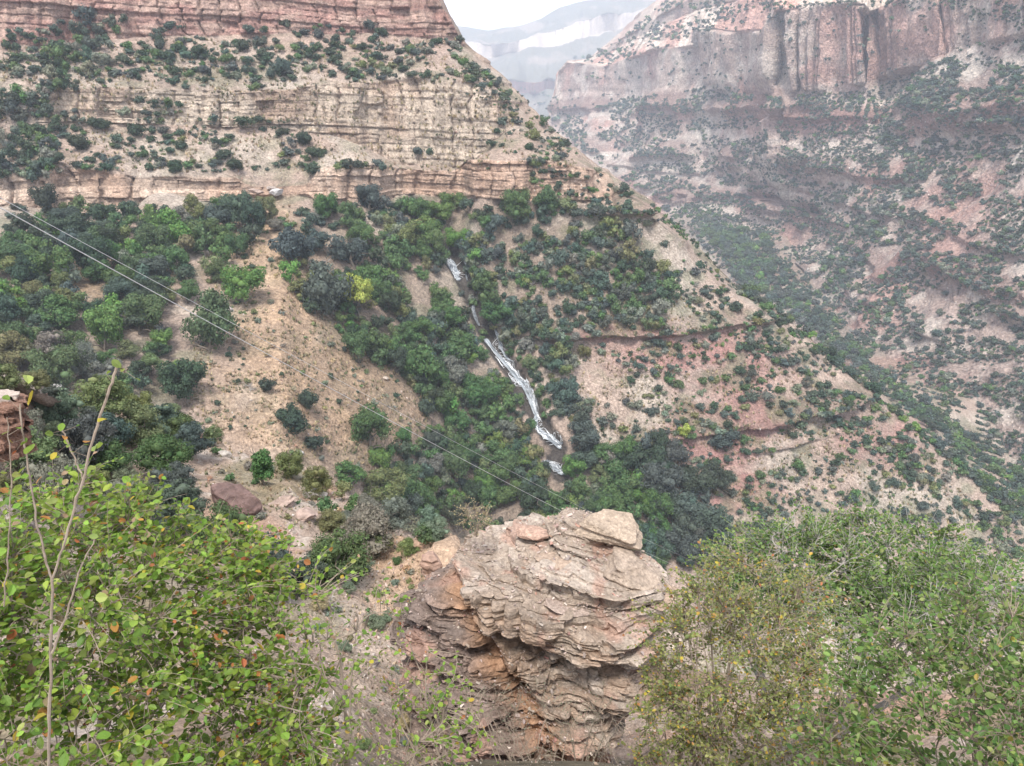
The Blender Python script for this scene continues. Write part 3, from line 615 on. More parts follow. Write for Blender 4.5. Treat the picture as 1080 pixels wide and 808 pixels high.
# named trees of the middle distance
for (u, v, w_, c, f_) in [
    (178, 262, 52, 'bright', 'broad'), (215, 258, 46, 'mid', 'broad'), (155, 286, 32, 'bright', 'broad'), (125, 312, 26, 'mid', 'broad'), (262, 318, 46, 'bright', 'broad'), (233, 297, 30, 'mid', 'broad'),
    (220, 368, 62, 'mid', 'broad'), (150, 350, 46, 'mid', 'broad'), (116, 368, 46, 'bright', 'broad'), (170, 374, 28, 'dark', 'round'), (200, 424, 50, 'dark', 'broad'), (148, 398, 28, 'dark', 'round'),
    (285, 410, 18, 'dark', 'round'), (305, 442, 32, 'dark', 'round'), (325, 430, 24, 'dark', 'round'), (317, 458, 34, 'dark', 'round'), (333, 472, 26, 'dark', 'round'),
    (378, 332, 50, 'lime', 'open'), (310, 276, 46, 'bluegreen', 'round'), (335, 262, 34, 'bluegreen', 'round'), (350, 330, 56, 'bluegreen', 'round'), (400, 374, 36, 'mid', 'round'),
    (392, 474, 46, 'mid', 'broad'), (428, 466, 22, 'mid', 'round'), (462, 432, 36, 'mid', 'broad'), (445, 400, 50, 'mid', 'round'), (470, 345, 40, 'mid', 'broad'), (522, 345, 38, 'mid', 'broad'),
    (460, 232, 34, 'bright', 'broad'), (478, 222, 30, 'mid', 'broad'), (415, 230, 24, 'dark', 'round'), (447, 258, 36, 'mid', 'broad'), (480, 262, 34, 'bright', 'broad'), (432, 262, 38, 'olive', 'broad'), (578, 222, 34, 'mid', 'broad'), (545, 232, 40, 'mid', 'broad'),
    (612, 510, 50, 'mid', 'broad'), (650, 505, 36, 'mid', 'round'), (575, 500, 34, 'bright', 'broad'), (552, 488, 28, 'bright', 'broad'), (524, 520, 40, 'mid', 'broad'), (480, 500, 40, 'mid', 'broad'), (548, 525, 34, 'mid', 'broad'), (590, 530, 40, 'dark', 'broad'), (640, 545, 44, 'mid', 'broad'), (520, 490, 34, 'mid', 'broad'),
    (515, 405, 34, 'mid', 'broad'), (548, 345, 26, 'bluegreen', 'round'), (572, 412, 34, 'mid', 'broad'), (592, 426, 36, 'bluegreen', 'round'), (616, 442, 28, 'bluegreen', 'round'), (620, 376, 18, 'olive', 'round'), (500, 300, 30, 'mid', 'broad'), (515, 320, 34, 'mid', 'broad'),
    (690, 520, 46, 'bluegreen', 'broad'), (722, 552, 56, 'bluegreen', 'broad'), (700, 500, 36, 'dark', 'broad'), (745, 575, 50, 'bluegreen', 'broad'), (710, 585, 50, 'bluegreen', 'broad'), (765, 470, 40, 'bluegreen', 'round'), (724, 458, 16, 'lime', 'round'),
    (15, 290, 50, 'mid', 'broad'), (60, 300, 50, 'mid', 'broad'), (95, 290, 46, 'dark', 'broad'), (15, 330, 50, 'bright', 'broad'), (60, 345, 46, 'mid', 'broad'), (30, 262, 44, 'dark', 'broad'), (80, 258, 40, 'dark', 'broad'), (115, 262, 34, 'dark', 'broad'),
    (372, 280, 44, 'bluegreen', 'round'), (400, 300, 40, 'mid', 'round'), (370, 512, 40, 'mid', 'broad'), (430, 510, 40, 'mid', 'broad')]:
    put(u, v, w_, c, f_, True)
CLF = [[(345, 84), (515, 86), (535, 120), (500, 182), (430, 182), (375, 168), (350, 150)], [(45, 92), (150, 90), (150, 118), (60, 120)], [(190, 92), (345, 94), (335, 128), (200, 124)], [(0, 180), (110, 184), (110, 222), (0, 222)], [(335, 178), (500, 178), (640, 182), (640, 210), (500, 208), (335, 214)]]
MIX_W = [('mid', 6), ('dark', 3), ('bright', 1.2), ('olive', 1.2), ('bluegreen', 2), ('sage', .6)]
MIX_B = [('bluegreen', 4), ('dark', 2.5), ('sage', 1.2), ('mid', 1)]
fill([(0, 228), (60, 228), (110, 232), (245, 228), (290, 232), (262, 262), (215, 300), (190, 335), (140, 355), (100, 345), (60, 350), (0, 400)], 120, (22, 40), MIX_W, 'broad', .42, (60, .36, 1), [[(92, 300), (130, 290), (120, 325), (85, 345)]])
fill([(95, 330), (190, 330), (225, 400), (200, 425), (60, 420)], 22, (18, 34), MIX_W, 'broad', .6, (50, .45, 2))
BARE = [[(428, 296), (466, 300), (462, 340), (436, 330)], [(490, 385), (512, 400), (500, 430), (480, 418)], [(515, 530), (570, 530), (560, 560), (520, 556)]]
fill([(322, 222), (400, 222), (440, 215), (470, 275), (500, 335), (530, 390), (570, 450), (590, 500), (690, 585), (560, 580), (400, 535), (385, 500), (440, 470), (470, 450), (425, 400), (385, 385), (318, 330), (290, 285), (330, 262)], 380, (13, 36), MIX_W, 'broad', .4, (50, .34, 3), BARE)
fill([(425, 345), (495, 340), (520, 372), (552, 425), (580, 475), (575, 510), (440, 490), (450, 420)], 90, (13, 32), MIX_W, 'broad', .38)
fill([(470, 250), (500, 262), (530, 345), (575, 420), (600, 455), (560, 470), (500, 350)], 60, (9, 20), MIX_W, 'round', .4)
fill([(490, 222), (600, 226), (650, 235), (715, 300), (700, 350), (650, 345), (600, 350), (610, 385), (600, 450), (575, 428), (530, 365), (505, 330), (485, 265)], 440, (8, 25), MIX_B + [('olive', 1.2), ('mid', 1)], 'round', .46, (32, .42, 4))
fill([(560, 470), (660, 480), (700, 570), (690, 620), (560, 600)], 60, (24, 42), MIX_W, 'broad', .45)
fill([(668, 478), (702, 470), (752, 510), (770, 580), (720, 620), (680, 570)], 26, (26, 42), [('bluegreen', 3), ('dark', 2)], 'broad', .42)
fill([(0, 125), (40, 95), (90, 28), (135, 22), (112, 75), (62, 105), (66, 190), (0, 192)], 90, (10, 24), MIX_B, 'round', .42, (40, .3, 5))
# shrubs
MIX_S = [('dark', 3), ('bluegreen', 4), ('mid', 2), ('sage', 2), ('olive', 1)]
fill([(485, 50), (640, 185), (790, 310), (940, 436), (1090, 540), (1090, 600), (940, 490), (790, 372), (660, 270), (560, 190), (520, 130), (480, 80)], 620, (4, 14), MIX_S, 'shrub', .5, (34, .42, 6))
fill([(600, 340), (800, 340), (960, 480), (1090, 570), (1090, 640), (760, 620), (740, 500), (660, 480), (610, 470)], 1000, (3, 16), MIX_S, 'shrub', .6, (30, .44, 7))
fill([(0, 45), (480, 45), (540, 100), (620, 175), (480, 178), (350, 180), (0, 180)], 620, (3.5, 15), MIX_S, 'shrub', .6, (26, .5, 8), CLF)
fill([(0, 30), (470, 28), (500, 60), (460, 84), (0, 84)], 200, (5, 17), MIX_B, 'shrub', .5, (30, .48, 9))
fill([(0, 217), (660, 217), (650, 240), (0, 242)], 90, (8, 20), MIX_B, 'shrub', .4, (40, .34, 10))
fill([(240, 210), (330, 270), (340, 330), (440, 400), (460, 440), (380, 500), (210, 450), (215, 330)], 160, (4, 9), [('olive', 3), ('sage', 3), ('dark', 2), ('straw', 2)], 'shrub', 1.2, (30, .42, 12))
for (u, v, w_) in [(330, 165, 26), (320, 150, 22), (257, 135, 20), (237, 165, 20), (250, 178, 22), (190, 155, 18), (145, 140, 20), (105, 135, 24), (85, 155, 26), (330, 180, 20), (230, 150, 14), (372, 178, 20), (175, 60, 18), (212, 60, 22), (255, 50, 20), (370, 78, 12), (405, 82, 12), (378, 80, 10), (300, 75, 24), (330, 60, 16), (440, 160, 16), (455, 165, 12), (275, 130, 16), (185, 178, 22)]:
    put(u, v, w_, random.choice(['dark', 'bluegreen', 'dark']), 'shrub', True)
# far side of the canyon
MIX_F = [('bluegreen', 4), ('dark', 3), ('sage', 1), ('mid', 1)]
FARP = [(560, 130), (600, 122), (660, 102), (740, 92), (815, 100), (915, 96), (1000, 60), (1090, 40), (1090, 545), (1000, 462), (890, 368), (812, 256), (740, 240), (640, 190)]
fill(FARP, 6200, (2, 6.5), MIX_F, 'far', .52, (16, .45, 13), depth=(640, 3000))
fill(FARP, 3200, (3, 11), MIX_F, 'far', .52, (20, .42, 14), depth=(300, 700))
fill([(600, 60), (640, 50), (700, 0), (1090, 0), (1090, 30), (920, 4), (820, 8), (780, 28), (700, 42), (640, 66)], 500, (3, 6), MIX_F, 'far', .45, (24, .42, 15))
fill([(600, 66), (660, 60), (740, 30), (815, 12), (1090, -5), (1090, 40), (915, 92), (815, 96), (700, 90), (600, 115)], 260, (2.5, 5.5), MIX_F, 'far', .6, (14, .5, 16))
fill([(480, 95), (585, 95), (620, 130), (600, 150), (520, 110)], 120, (2.5, 4), MIX_F, 'far', .45)
fill([(690, 216), (745, 220), (790, 245), (800, 320), (740, 262), (700, 232)], 420, (3, 8), [('mid', 3), ('bluegreen', 3), ('dark', 2)], 'far', .4)
fill([(745, 240), (800, 243), (838, 300), (885, 358), (945, 404), (1005, 450), (1090, 510), (1090, 560), (1000, 480), (900, 398), (780, 305)], 700, (6, 17), [('mid', 2.5), ('bright', .4), ('dark', 3), ('bluegreen', 3)], 'far', .36)
# near hillside
for (u, v, w_, c, f_) in [
    (110, 440, 60, 'olive', 'juniper'), (62, 455, 60, 'sage', 'juniper'), (150, 470, 66, 'olive', 'juniper'), (178, 500, 64, 'mid', 'juniper'), (28, 500, 70, 'olive', 'juniper'), (95, 500, 74, 'bluegreen', 'juniper'),
    (190, 560, 66, 'bluegreen', 'juniper'), (240, 590, 78, 'mid', 'juniper'), (60, 540, 70, 'sage', 'juniper'), (278, 508, 46, 'mid', 'pinyon'), (308, 500, 36, 'olive', 'juniper'), (358, 606, 76, 'mid', 'juniper'), (385, 580, 72, 'sage', 'juniper'),
    (330, 620, 60, 'bluegreen', 'juniper'), (408, 530, 52, 'olive', 'juniper'), (440, 540, 46, 'mid', 'juniper'), (280, 625, 70, 'bluegreen', 'juniper'), (20, 390, 46, 'olive', 'juniper'), (60, 385, 40, 'sage', 'juniper'), (90, 395, 44, 'sage', 'juniper'), (180, 440, 30, 'olive', 'juniper'),
    (455, 560, 34, 'sage', 'juniper'), (228, 468, 26, 'olive', 'juniper'), (140, 540, 50, 'sage', 'juniper')]:
    put(u, v, w_, c, f_, True)
fill([(0, 372), (90, 380), (150, 420), (205, 450), (215, 560), (100, 620), (0, 640)], 44, (34, 66), [('olive', 3), ('sage', 3), ('bluegreen', 2), ('mid', 2)], 'juniper', .5)
fill([(335, 505), (380, 520), (470, 565), (450, 590), (400, 590), (345, 560)], 14, (26, 50), [('olive', 2), ('sage', 3), ('mid', 2)], 'juniper', .5)
fill([(150, 450), (260, 480), (380, 540), (440, 600), (400, 700), (330, 640), (200, 530)], 46, (6, 16), [('sage', 3), ('olive', 3), ('straw', 1.5), ('mid', 1)], 'nshrub', 1.3)
fill([(330, 600), (470, 600), (450, 790), (340, 790)], 34, (8, 26), [('sage', 3), ('olive', 3), ('straw', 2), ('grey', 1)], 'nshrub', 1.0)
fill([(430, 600), (470, 590), (440, 700), (400, 720)], 10, (8, 18), [('sage', 3), ('olive', 3), ('lime', .5)], 'nshrub', 1.1)
for (u, v, w_) in [(432, 532, 26), (130, 525, 40), (345, 640, 40), (445, 480, 20), (400, 480, 22), (265, 410, 16), (400, 290, 22), (345, 280, 18), (560, 300, 16), (600, 260, 16), (540, 420, 14), (500, 455, 16), (620, 420, 14), (380, 250, 18), (90, 320, 22), (30, 350, 22), (650, 320, 14), (590, 350, 14), (470, 380, 16), (700, 330, 12), (840, 480, 12), (930, 560, 14)]: put(u, v, w_, 'grey', 'dead', True)

# --- which stand as objects and which join the mass
LANDM = [('the upper red cliff', 230, 30), ('the broken pale cliff band', 200, 110), ('the tall pale alcove cliff', 430, 120), ('the left end of the lower cliff band', 60, 200), ('the middle of the lower cliff band', 370, 200), ('the right end of the lower cliff band', 570, 195),
         ('the head of the stream', 450, 240), ('the upper cascade', 484, 284), ('the long main cascade', 540, 400), ('the foot of the waterfall', 583, 490), ('the straw coloured slope', 290, 340), ('the yellow green tree', 378, 312), ('the lone rounded tree', 220, 338),
         ('the power lines', 60, 250), ('the red ledge', 710, 350), ('the small square outcrop on the spur', 905, 447), ('the stone pinnacle', 590, 600), ('the large tilted boulder', 247, 510), ('the leaning pinyon', 280, 470), ('the red rock ledge', 15, 410),
         ('the dark wooded hollow', 720, 540), ('the crest of the spur', 620, 165), ('the middle of the spur crest', 760, 290), ('the low end of the spur crest', 1000, 480), ('the canyon floor bend', 800, 260), ('the wooded canyon floor', 1000, 440), ('the far red cliff', 865, 70), ('the distant butte', 605, 90), ('the leafy right bush', 860, 620), ('the shrubby left ravine', 60, 110), ('the pale bare slope on the right', 850, 540), ('the grassy left gully', 130, 250)]
def where(it):
    u, v = it['u'], it['v'] - it['px'] * .3
    nm, lu, lv = min(LANDM, key=lambda q_: math.hypot(u - q_[1], (v - q_[2]) * 1.2)); du, dv = u - lu, v - lv; D_ = math.hypot(du, dv)
    if D_ < 14: return 'beside ' + nm
    h = 'left of ' if du < 0 else 'right of '
    if abs(dv) > abs(du): h = 'above ' if dv < 0 else 'below '
    return ('just ' if D_ < 36 else '') + h + nm
def big(it): return 'small ' if it['px'] < 14 else ('large ' if it['px'] > 44 else '')
FORMW = {'broad': 'leafy tree', 'round': 'rounded tree', 'pinyon': 'pinyon pine', 'juniper': 'bushy juniper', 'open': 'open crowned tree', 'shrub': 'shrub', 'nshrub': 'low shrub', 'far': 'shrub', 'dead': 'dead shrub'}
ORD = ['', 'second', 'third', 'fourth', 'fifth', 'sixth', 'seventh', 'eighth', 'ninth', 'tenth', 'eleventh', 'twelfth']
trees = sorted([i for i in ITEMS if i['form'] in ('broad', 'round', 'pinyon', 'juniper', 'open')], key=lambda i: -i['px'] - 1000 * i['fixed'])
shr = sorted([i for i in ITEMS if i['form'] in ('shrub', 'nshrub', 'far', 'dead')], key=lambda i: -i['px'] - 1000 * i['fixed'])
def relabel(lst):
    by = {}
    for it in lst: by.setdefault((big(it) + WORDS[it['col']] + ' ' + FORMW[it['form']]).replace('grey leafless dead', 'grey leafless') + ' ' + where(it), []).append(it)
    for k_, g_ in by.items():
        if len(g_) == 1: g_[0]['label'] = k_; continue
        g_.sort(key=lambda q_: q_['u']); n_ = len(g_)
        for i, it in enumerate(g_):
            if n_ > 23: pre = ''
            elif i == 0: pre = 'leftmost '
            elif i == n_ - 1: pre = 'rightmost '
            elif i < n_ / 2: pre = ORD[i] + ' from left, '
            else: pre = ORD[n_ - 1 - i] + ' from right, '
            it['label'] = pre + k_
IT_T, REST_T = trees[:298], trees[298:]; IT_S, REST_S = shr[:298], shr[298:]
relabel(IT_T); relabel(IT_S)
GRP = {'broad': 'leafy trees on the canyon slopes', 'round': 'rounded trees on the canyon slopes', 'pinyon': 'pinyon pines', 'juniper': 'junipers on the near hillside', 'open': 'open crowned trees', 'shrub': 'shrubs on the spur', 'nshrub': 'low shrubs on the near hillside', 'far': 'shrubs across the canyon', 'dead': 'dead shrubs'}
def tone(c, j=.12): return tuple(max(.01, q_ * (1 + random.uniform(-j, j)) * k_) for q_, k_ in zip(PAL[c], [1 + random.uniform(-j, j) * .6, 1, 1]))
for it in IT_T:
    cm, tm = random.choice(PROTO[it['form']]); s = it['r'] * 1.08
    nm = {'juniper': 'juniper_tree', 'pinyon': 'pinyon_pine'}.get(it['form'], 'leafy_tree')
    e_ = bpy.data.objects.new(nm, None); e_.empty_display_size = .3; link(e_); e_.location = it['pos'] - np.array([0, 0, .1 * s]); e_.rotation_euler = (random.uniform(-.2, .2), random.uniform(-.2, .2), random.uniform(0, 6.28)); e_.scale = (s * random.uniform(.85, 1.15), s * random.uniform(.75, 1.1), s * random.uniform(.75, 1.3))
    tag(e_, it['label'], 'tree', GRP[it['form']])
    c_ = bpy.data.objects.new('crown', cm); c_.color = (*tone(it['col']), 1); link(c_, e_); link(bpy.data.objects.new('trunk', tm), e_)
for it in IT_S:
    f_ = it['form']; s = it['r'] * 1.1
    me = random.choice(DEADM if f_ == 'dead' else (SHRUBN if f_ == 'nshrub' or it['px'] > 20 else SHRUB))
    o = link(bpy.data.objects.new('dead_shrub' if f_ == 'dead' else 'shrub', me)); o.location = it['pos']; o.rotation_euler = (0, 0, random.uniform(0, 6.28)); o.scale = (s, s, s * random.uniform(.8, 1.15)); o.color = (*tone(it['col']), 1)
    tag(o, it['label'], 'shrub', GRP[f_])
def mass(name, items, label):
    g_ = Geo(); tr = []; tc = []; tn = 0
    for it in items:
        V, Fq, (cv, cf) = random.choice(LODL if it['px'] > 13 else (LODM if it['px'] > 7 else LODS)); a_ = random.uniform(0, 6.28); c_, s_ = math.cos(a_), math.sin(a_); s = it['r'] * 1.1
        Rm = np.array([[c_, -s_, 0], [s_, c_, 0], [0, 0, random.uniform(.8, 1.2) * (1.25 if it['form'] in ('broad', 'round') else 1)]]) * s
        col = tone(it['col'])
        g_.add(np.concatenate([V, cv]) @ Rm.T + it['pos'], np.concatenate([Fq, cf + 0]) if False else Fq, col)
        tr.append(cf[:, :3] - 0 + (g_.n - len(V) - len(cv)))
    V = np.concatenate(g_.V); Fq = np.concatenate(g_.F); Ft = np.concatenate(tr)
    me = bpy.data.meshes.new(name); me.vertices.add(len(V)); me.vertices.foreach_set('co', V.astype(np.float32).ravel())
    li = np.concatenate([Fq.ravel(), Ft.ravel()]).astype(np.int32); ls = np.concatenate([np.arange(0, Fq.size, 4), Fq.size + np.arange(0, Ft.size, 3)]).astype(np.int32)
    me.loops.add(len(li)); me.loops.foreach_set('vertex_index', li); me.polygons.add(len(ls)); me.polygons.foreach_set('loop_start', ls)
    at = me.color_attributes.new('tint', 'FLOAT_COLOR', 'POINT'); c4 = np.ones((len(V), 4), np.float32); c4[:, :3] = np.concatenate(g_.C); at.data.foreach_set('color', c4.ravel())
    me.update(calc_edges=True); me.materials.append(M_SCRUB); o = link(bpy.data.objects.new(name, me)); tag(o, label, kind='stuff')
if REST_T: mass('woodland', REST_T, 'remaining small trees of the wooded slopes')
mass('scrub', [i for i in REST_S if i['form'] != 'far'], 'small scrub dotted over the spur')
mass('distant_scrub', [i for i in REST_S if i['form'] == 'far'], 'far scrub dotted over the opposite canyon side')
print('ITEMS', len(trees), len(shr))

# ------------------------------------------------------------------ the layered stone pinnacle
M_ROCK = rock_mat('layered_stone', 14.0, .9, dist=.03, contrast=(.7, 1.28)); M_CHIP = leaf_mat('stone_chips', False, rough=.9, var=.3)
def pinnacle():
    r = np.random.default_rng(5); nphi = 900; phi = np.linspace(0, 2 * math.pi, nphi, endpoint=False); cph, sph = np.cos(phi), np.sin(phi)
    zl = [-7.62]
    while zl[-1] > -13.6: zl.append(zl[-1] - r.choice([.035, .055, .08, .12, .2], p=[.26, .3, .24, .13, .07]))
    zl = np.array(zl); nl = len(zl)
    XR = np.interp(-zl, [7.6, 7.72, 7.9, 8.1, 8.35, 8.8, 9.0, 9.25, 9.6, 9.8, 10.0, 10.3, 11, 12, 14], [1.7, 2.0, 2.2, 2.6, 2.75, 2.7, 2.45, 2.3, 2.5, 2.95, 3.0, 2.4, 2.1, 2.1, 2.5])
    XL = np.interp(-zl, [7.6, 7.75, 8.0, 8.2, 8.45, 8.9, 9.1, 9.4, 10.2, 14], [1.2, .95, .8, -.3, -.85, -1.05, -1.15, -1.6, -1.75, -2.0])
    YF = np.interp(-zl, [7.6, 7.8, 8.0, 8.15, 8.4, 8.9, 9.6, 10.5, 12, 14], [13.0, 12.7, 12.3, 11.75, 11.35, 11.05, 10.95, 10.8, 10.5, 10.2])
    YB = np.interp(-zl, [7.6, 7.9, 8.2, 9, 14], [13.8, 14.0, 14.2, 14.4, 14.6])
    hard = r.uniform(-.15, .12, nl); hard[::3] += .09
    rows = []; tz = []; lk = []
    def outline(k, shrink=1.0):
        xc, yc = (XR[k] + XL[k]) / 2, (YF[k] + YB[k]) / 2; a_, b_ = (XR[k] - XL[k]) / 2, (YB[k] - YF[k]) / 2
        e_ = 2.6; rr = (np.abs(cph / a_) ** e_ + np.abs(sph / b_) ** e_) ** (-1 / e_)
        X, Y = xc + rr * cph, yc + rr * sph
        nz = (fbm(X * .9, Y * .9, zl[k] * .5 + 0 * X, oct=4, seed=610) - .5) * .9 + (vn(X * .9, Y * .9, 0 * X + k * .28, 609) - .5) * .75 + (_h(np.floor(X * 2.4 + k * .37).astype(np.int64), np.floor(Y * 1.7).astype(np.int64), np.full(X.shape, k // 3, np.int64), 613) - .5) * .26 + (vn(X * 2.2, Y * 2.2, 0 * X + k * 1.7, 611) - .5) * .24 + (vn(X * 6, Y * 6, 0 * X + k * 2.3, 612) - .5) * .10 + hard[k]
        f_ = (rr + nz * np.minimum(1, rr / 1.2)) * shrink
        return xc + f_ * cph, yc + f_ * sph
    for s_ in (.02, .3, .6, .85):
        X, Y = outline(0, s_); rows.append(np.stack([X, Y, X * 0 + zl[0]], -1)); lk.append(0)
    for k in range(nl - 1):
        X, Y = outline(k); X2, Y2 = outline(k + 1)
        for t in (0, .5, 1):
            bul = 1 - .02 * abs(t - .5) * 2
            rows.append(np.stack([X + (X - .7) * (bul - 1), Y + (Y - 12.3) * (bul - 1), X * 0 + zl[k] + (zl[k + 1] - zl[k]) * (.08 + .84 * t)], -1)); lk.append(k)
        wid = float(np.percentile(np.hypot(X2 - X, Y2 - Y), 85)); m_ = int(np.clip(wid / .06, 2, 16))
        for t in np.linspace(0, 1, m_ + 2)[1:-1]:
            rows.append(np.stack([X + (X2 - X) * t, Y + (Y2 - Y) * t, X * 0 + zl[k + 1]], -1)); lk.append(k)
    P = np.stack(rows); P = np.concatenate([P, P[:, :1]], 1); lk = np.array(lk)[:, None] + 0 * P[..., 0]
    x, y, z = P[..., 0].copy(), P[..., 1].copy(), P[..., 2].copy()
    # the beds dip and buckle
    P[..., 2] += -.20 * (np.minimum(x, 1.7) - .9) - .10 * (y - 12.4) * ss(-12, -8, z) + (fbm(x * .8, y * .8, z * .3, oct=3, seed=620) - .5) * .55
    n = normals(P); cen = np.array([.8, 12.4, 0]); hd = P - cen; hd[..., 2] = 0; hd = unit(hd)
    s = np.sign((n * hd).sum(-1) + 1.2 * n[..., 2]); n *= np.where(s == 0, 1, s)[..., None]
    # the weathered hollow running diagonally down the front, and the rubbly mass left of it
    t = (-8.75 - z) / 2.9; bx = -1.15 + t * 2.3; band = np.exp(-((x - bx) / (.26 + .16 * t)) ** 2) * ss(-.15, .1, t) * (y < 12.6)
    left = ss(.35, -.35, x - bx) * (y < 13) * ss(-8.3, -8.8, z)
    P -= hd * (band * (.26 + .35 * (fbm(x * 3, y * 3, z * 3, oct=3, seed=621) - .3)))[..., None]
    P += hd * (left * ((fbm(x * 1.6, y * 1.6, z * 1.6, oct=4, seed=622) - .5) * .7))[..., None]
    P += n * ((fbm(x * 4, y * 4, z * 6, oct=5, seed=623) - .5) * (.12 + .12 * left + .08 * band))[..., None]
    cut = np.abs(fbm(x * .9 + 3, y * .9, z * .25, oct=3, seed=624) * 2 - 1); P -= hd * (np.clip(.06 - cut, 0, 1) / .06 * .16 * (z < -8.1))[..., None]
    f1 = fbm(x * 1.5, y * 1.5, z * 1.5, oct=5, seed=625); f2 = fbm(x * 9, y * 9, z * 9, oct=4, seed=626)
    col = mixc(np.broadcast_to(np.array([.30, .24, .192]), P.shape), [.37, .31, .26], ss(.4, .65, f1))
    col = mixc(col, [.30, .19, .125], np.clip(ss(.4, .62, fbm(x * 2, y * 2, z * 5, oct=4, seed=627)) * ss(-8.2, -9.2, z) * .5, 0, 1))
    col = mixc(col, [.17, .13, .115], left * .8); col = mixc(col, [.30, .175, .105], np.clip(band * 1.2, 0, .9))  # left mass: dark rubble, with its shaded side painted into the colour
    lz = np.repeat(r.random(nl)[None], 1, 0)[0][lk.astype(int)]; col *= (.8 + .4 * lz)[..., None]
    col = mixc(col, [.36, .22, .17], ss(.58, .68, fbm(x * 1.8 + 9, y * 1.8, z, oct=3, seed=628)) * .6)
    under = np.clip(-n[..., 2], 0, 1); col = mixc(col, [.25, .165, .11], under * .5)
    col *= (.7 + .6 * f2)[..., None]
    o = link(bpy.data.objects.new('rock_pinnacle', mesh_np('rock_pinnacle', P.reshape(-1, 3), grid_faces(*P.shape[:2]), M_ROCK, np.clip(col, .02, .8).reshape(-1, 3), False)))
    tag(o, 'tall weathered pinnacle of thin pinkish stone beds in the foreground centre', 'rock')
    # flakes of the same stone lying on its ledges
    Pn = P.reshape(-1, 3); nn = n.reshape(-1, 3); ok = np.where((nn[:, 2] > .25) & (Pn[:, 2] > -12.8) & (Pn[:, 1] < 14))[0]
    id_ = r.choice(ok, 9000); p = Pn[id_] + nn[id_] * .012 + r.normal(size=(9000, 3)) * .02; q = unit(nn[id_] + r.normal(size=(9000, 3)) * .35)
    s = r.gamma(1.8, .009, 9000) + .006; g_ = Geo()
    tt = unit(np.cross(q, r.normal(size=(9000, 3)))); b = np.cross(q, tt); th = (s * .28)[:, None]
    ring = []
    for k in range(5):
        an = k * 2 * math.pi / 5 + r.uniform(-.35, .35, 9000); rr = (s * r.uniform(.7, 1.2, 9000))[:, None]
        ring.append(p + rr * (tt * np.cos(an)[:, None] + b * .7 * np.sin(an)[:, None]))
    ring = np.stack(ring, 1); V = np.concatenate([ring + (q * th)[:, None], ring - (q * th)[:, None]], 1)
    cc = np.array([[.42, .34, .29], [.46, .38, .33], [.36, .27, .22], [.38, .23, .18], [.30, .25, .23]])[r.choice(5, 9000, p=[.4, .2, .22, .08, .1])]
    base = np.arange(9000)[:, None, None] * 10; quad = np.array([[0, 1, 6, 5], [1, 2, 7, 6], [2, 3, 8, 7], [3, 4, 9, 8], [4, 0, 5, 9], [0, 1, 2, 3], [0, 3, 4, 4]])
    Fq = (base + quad[None, :6]).reshape(-1, 4)
    c = link(bpy.data.objects.new('stone_chips', mesh_np('stone_chips', V.reshape(-1, 3), Fq, M_CHIP, np.repeat(cc, 10, 0))), o); tag(c, kind='stuff')
    for (u_, v_, y_, dims, rot, cl_, sd_) in [(645, 560, 12.95, (.78, .62, .36), (4, 6, 10), (.36, .285, .22), 51), (664, 602, 12.2, (.86, .75, .42), (-3, 7, -12), (.34, .27, .215), 52), (600, 592, 12.4, (.6, .5, .2), (0, 10, 30), (.35, .265, .205), 53),
                                               (704, 672, 11.9, (.62, .55, .11), (2, 13, 8), (.40, .335, .275), 54), (668, 690, 11.5, (.7, .5, .10), (4, 16, 30), (.38, .31, .25), 55), (600, 640, 11.5, (.55, .35, .09), (0, 18, 15), (.36, .28, .235), 56), (560, 562, 13.1, (.5, .35, .14), (0, -4, 0), (.40, .27, .21), 57), (690, 628, 12.0, (.6, .5, .10), (0, 8, 20), (.38, .28, .21), 58)]:
        s_ = bpy.data.objects.new('slab', boulder_mesh('slab', sd_, dims, cl_, sub=6, cuts=26, mat=M_ROCK, layered=.35)); s_.location = PY(u_, v_, y_); s_.rotation_euler = [R_(q_) for q_ in rot]; link(s_, o)
    return P

# ------------------------------------------------------------------ boulders and loose stones
M_BOUL = rock_mat('boulder_stone', 3.0, .8, dist=.1)
def boulder_mesh(name, seed, dims, base, sub=5, cuts=16, mat=None, layered=0):
    import bmesh
    bm = bmesh.new(); bmesh.ops.create_icosphere(bm, subdivisions=sub, radius=1.0); v = np.array([q_.co[:] for q_ in bm.verts]); f = np.array([[w_.index for w_ in q_.verts] for q_ in bm.faces]); bm.free()
    r = np.random.default_rng(seed); 
    for i in range(cuts):
        d_ = unit(r.normal(size=3)); h_ = r.uniform(.5, .85); k = v @ d_; v = np.where((k > h_)[:, None], v - d_ * (k - h_)[:, None] * .93, v)
    v = v * np.array(dims); s_ = min(dims)
    v += unit(v) * ((fbm(v[:, 0] / s_ * 2, v[:, 1] / s_ * 2, v[:, 2] / s_ * 2, oct=5, seed=seed) - .5) * s_ * .3)[:, None]
    if layered: v[:, :2] *= (1 + layered * (vn(v[:, 2] / s_ * 5, v[:, 0] * .2, seed=seed + 4) - .5))[:, None]
    f1 = fbm(v[:, 0] / s_ * 3, v[:, 1] / s_ * 3, v[:, 2] / s_ * 6, oct=5, seed=seed + 1)
    col = np.array(base)[None] * (.65 + .7 * f1)[:, None]
    me = mesh_np(name, v, f, mat or M_BOUL, col); return me
PIN = pinnacle()
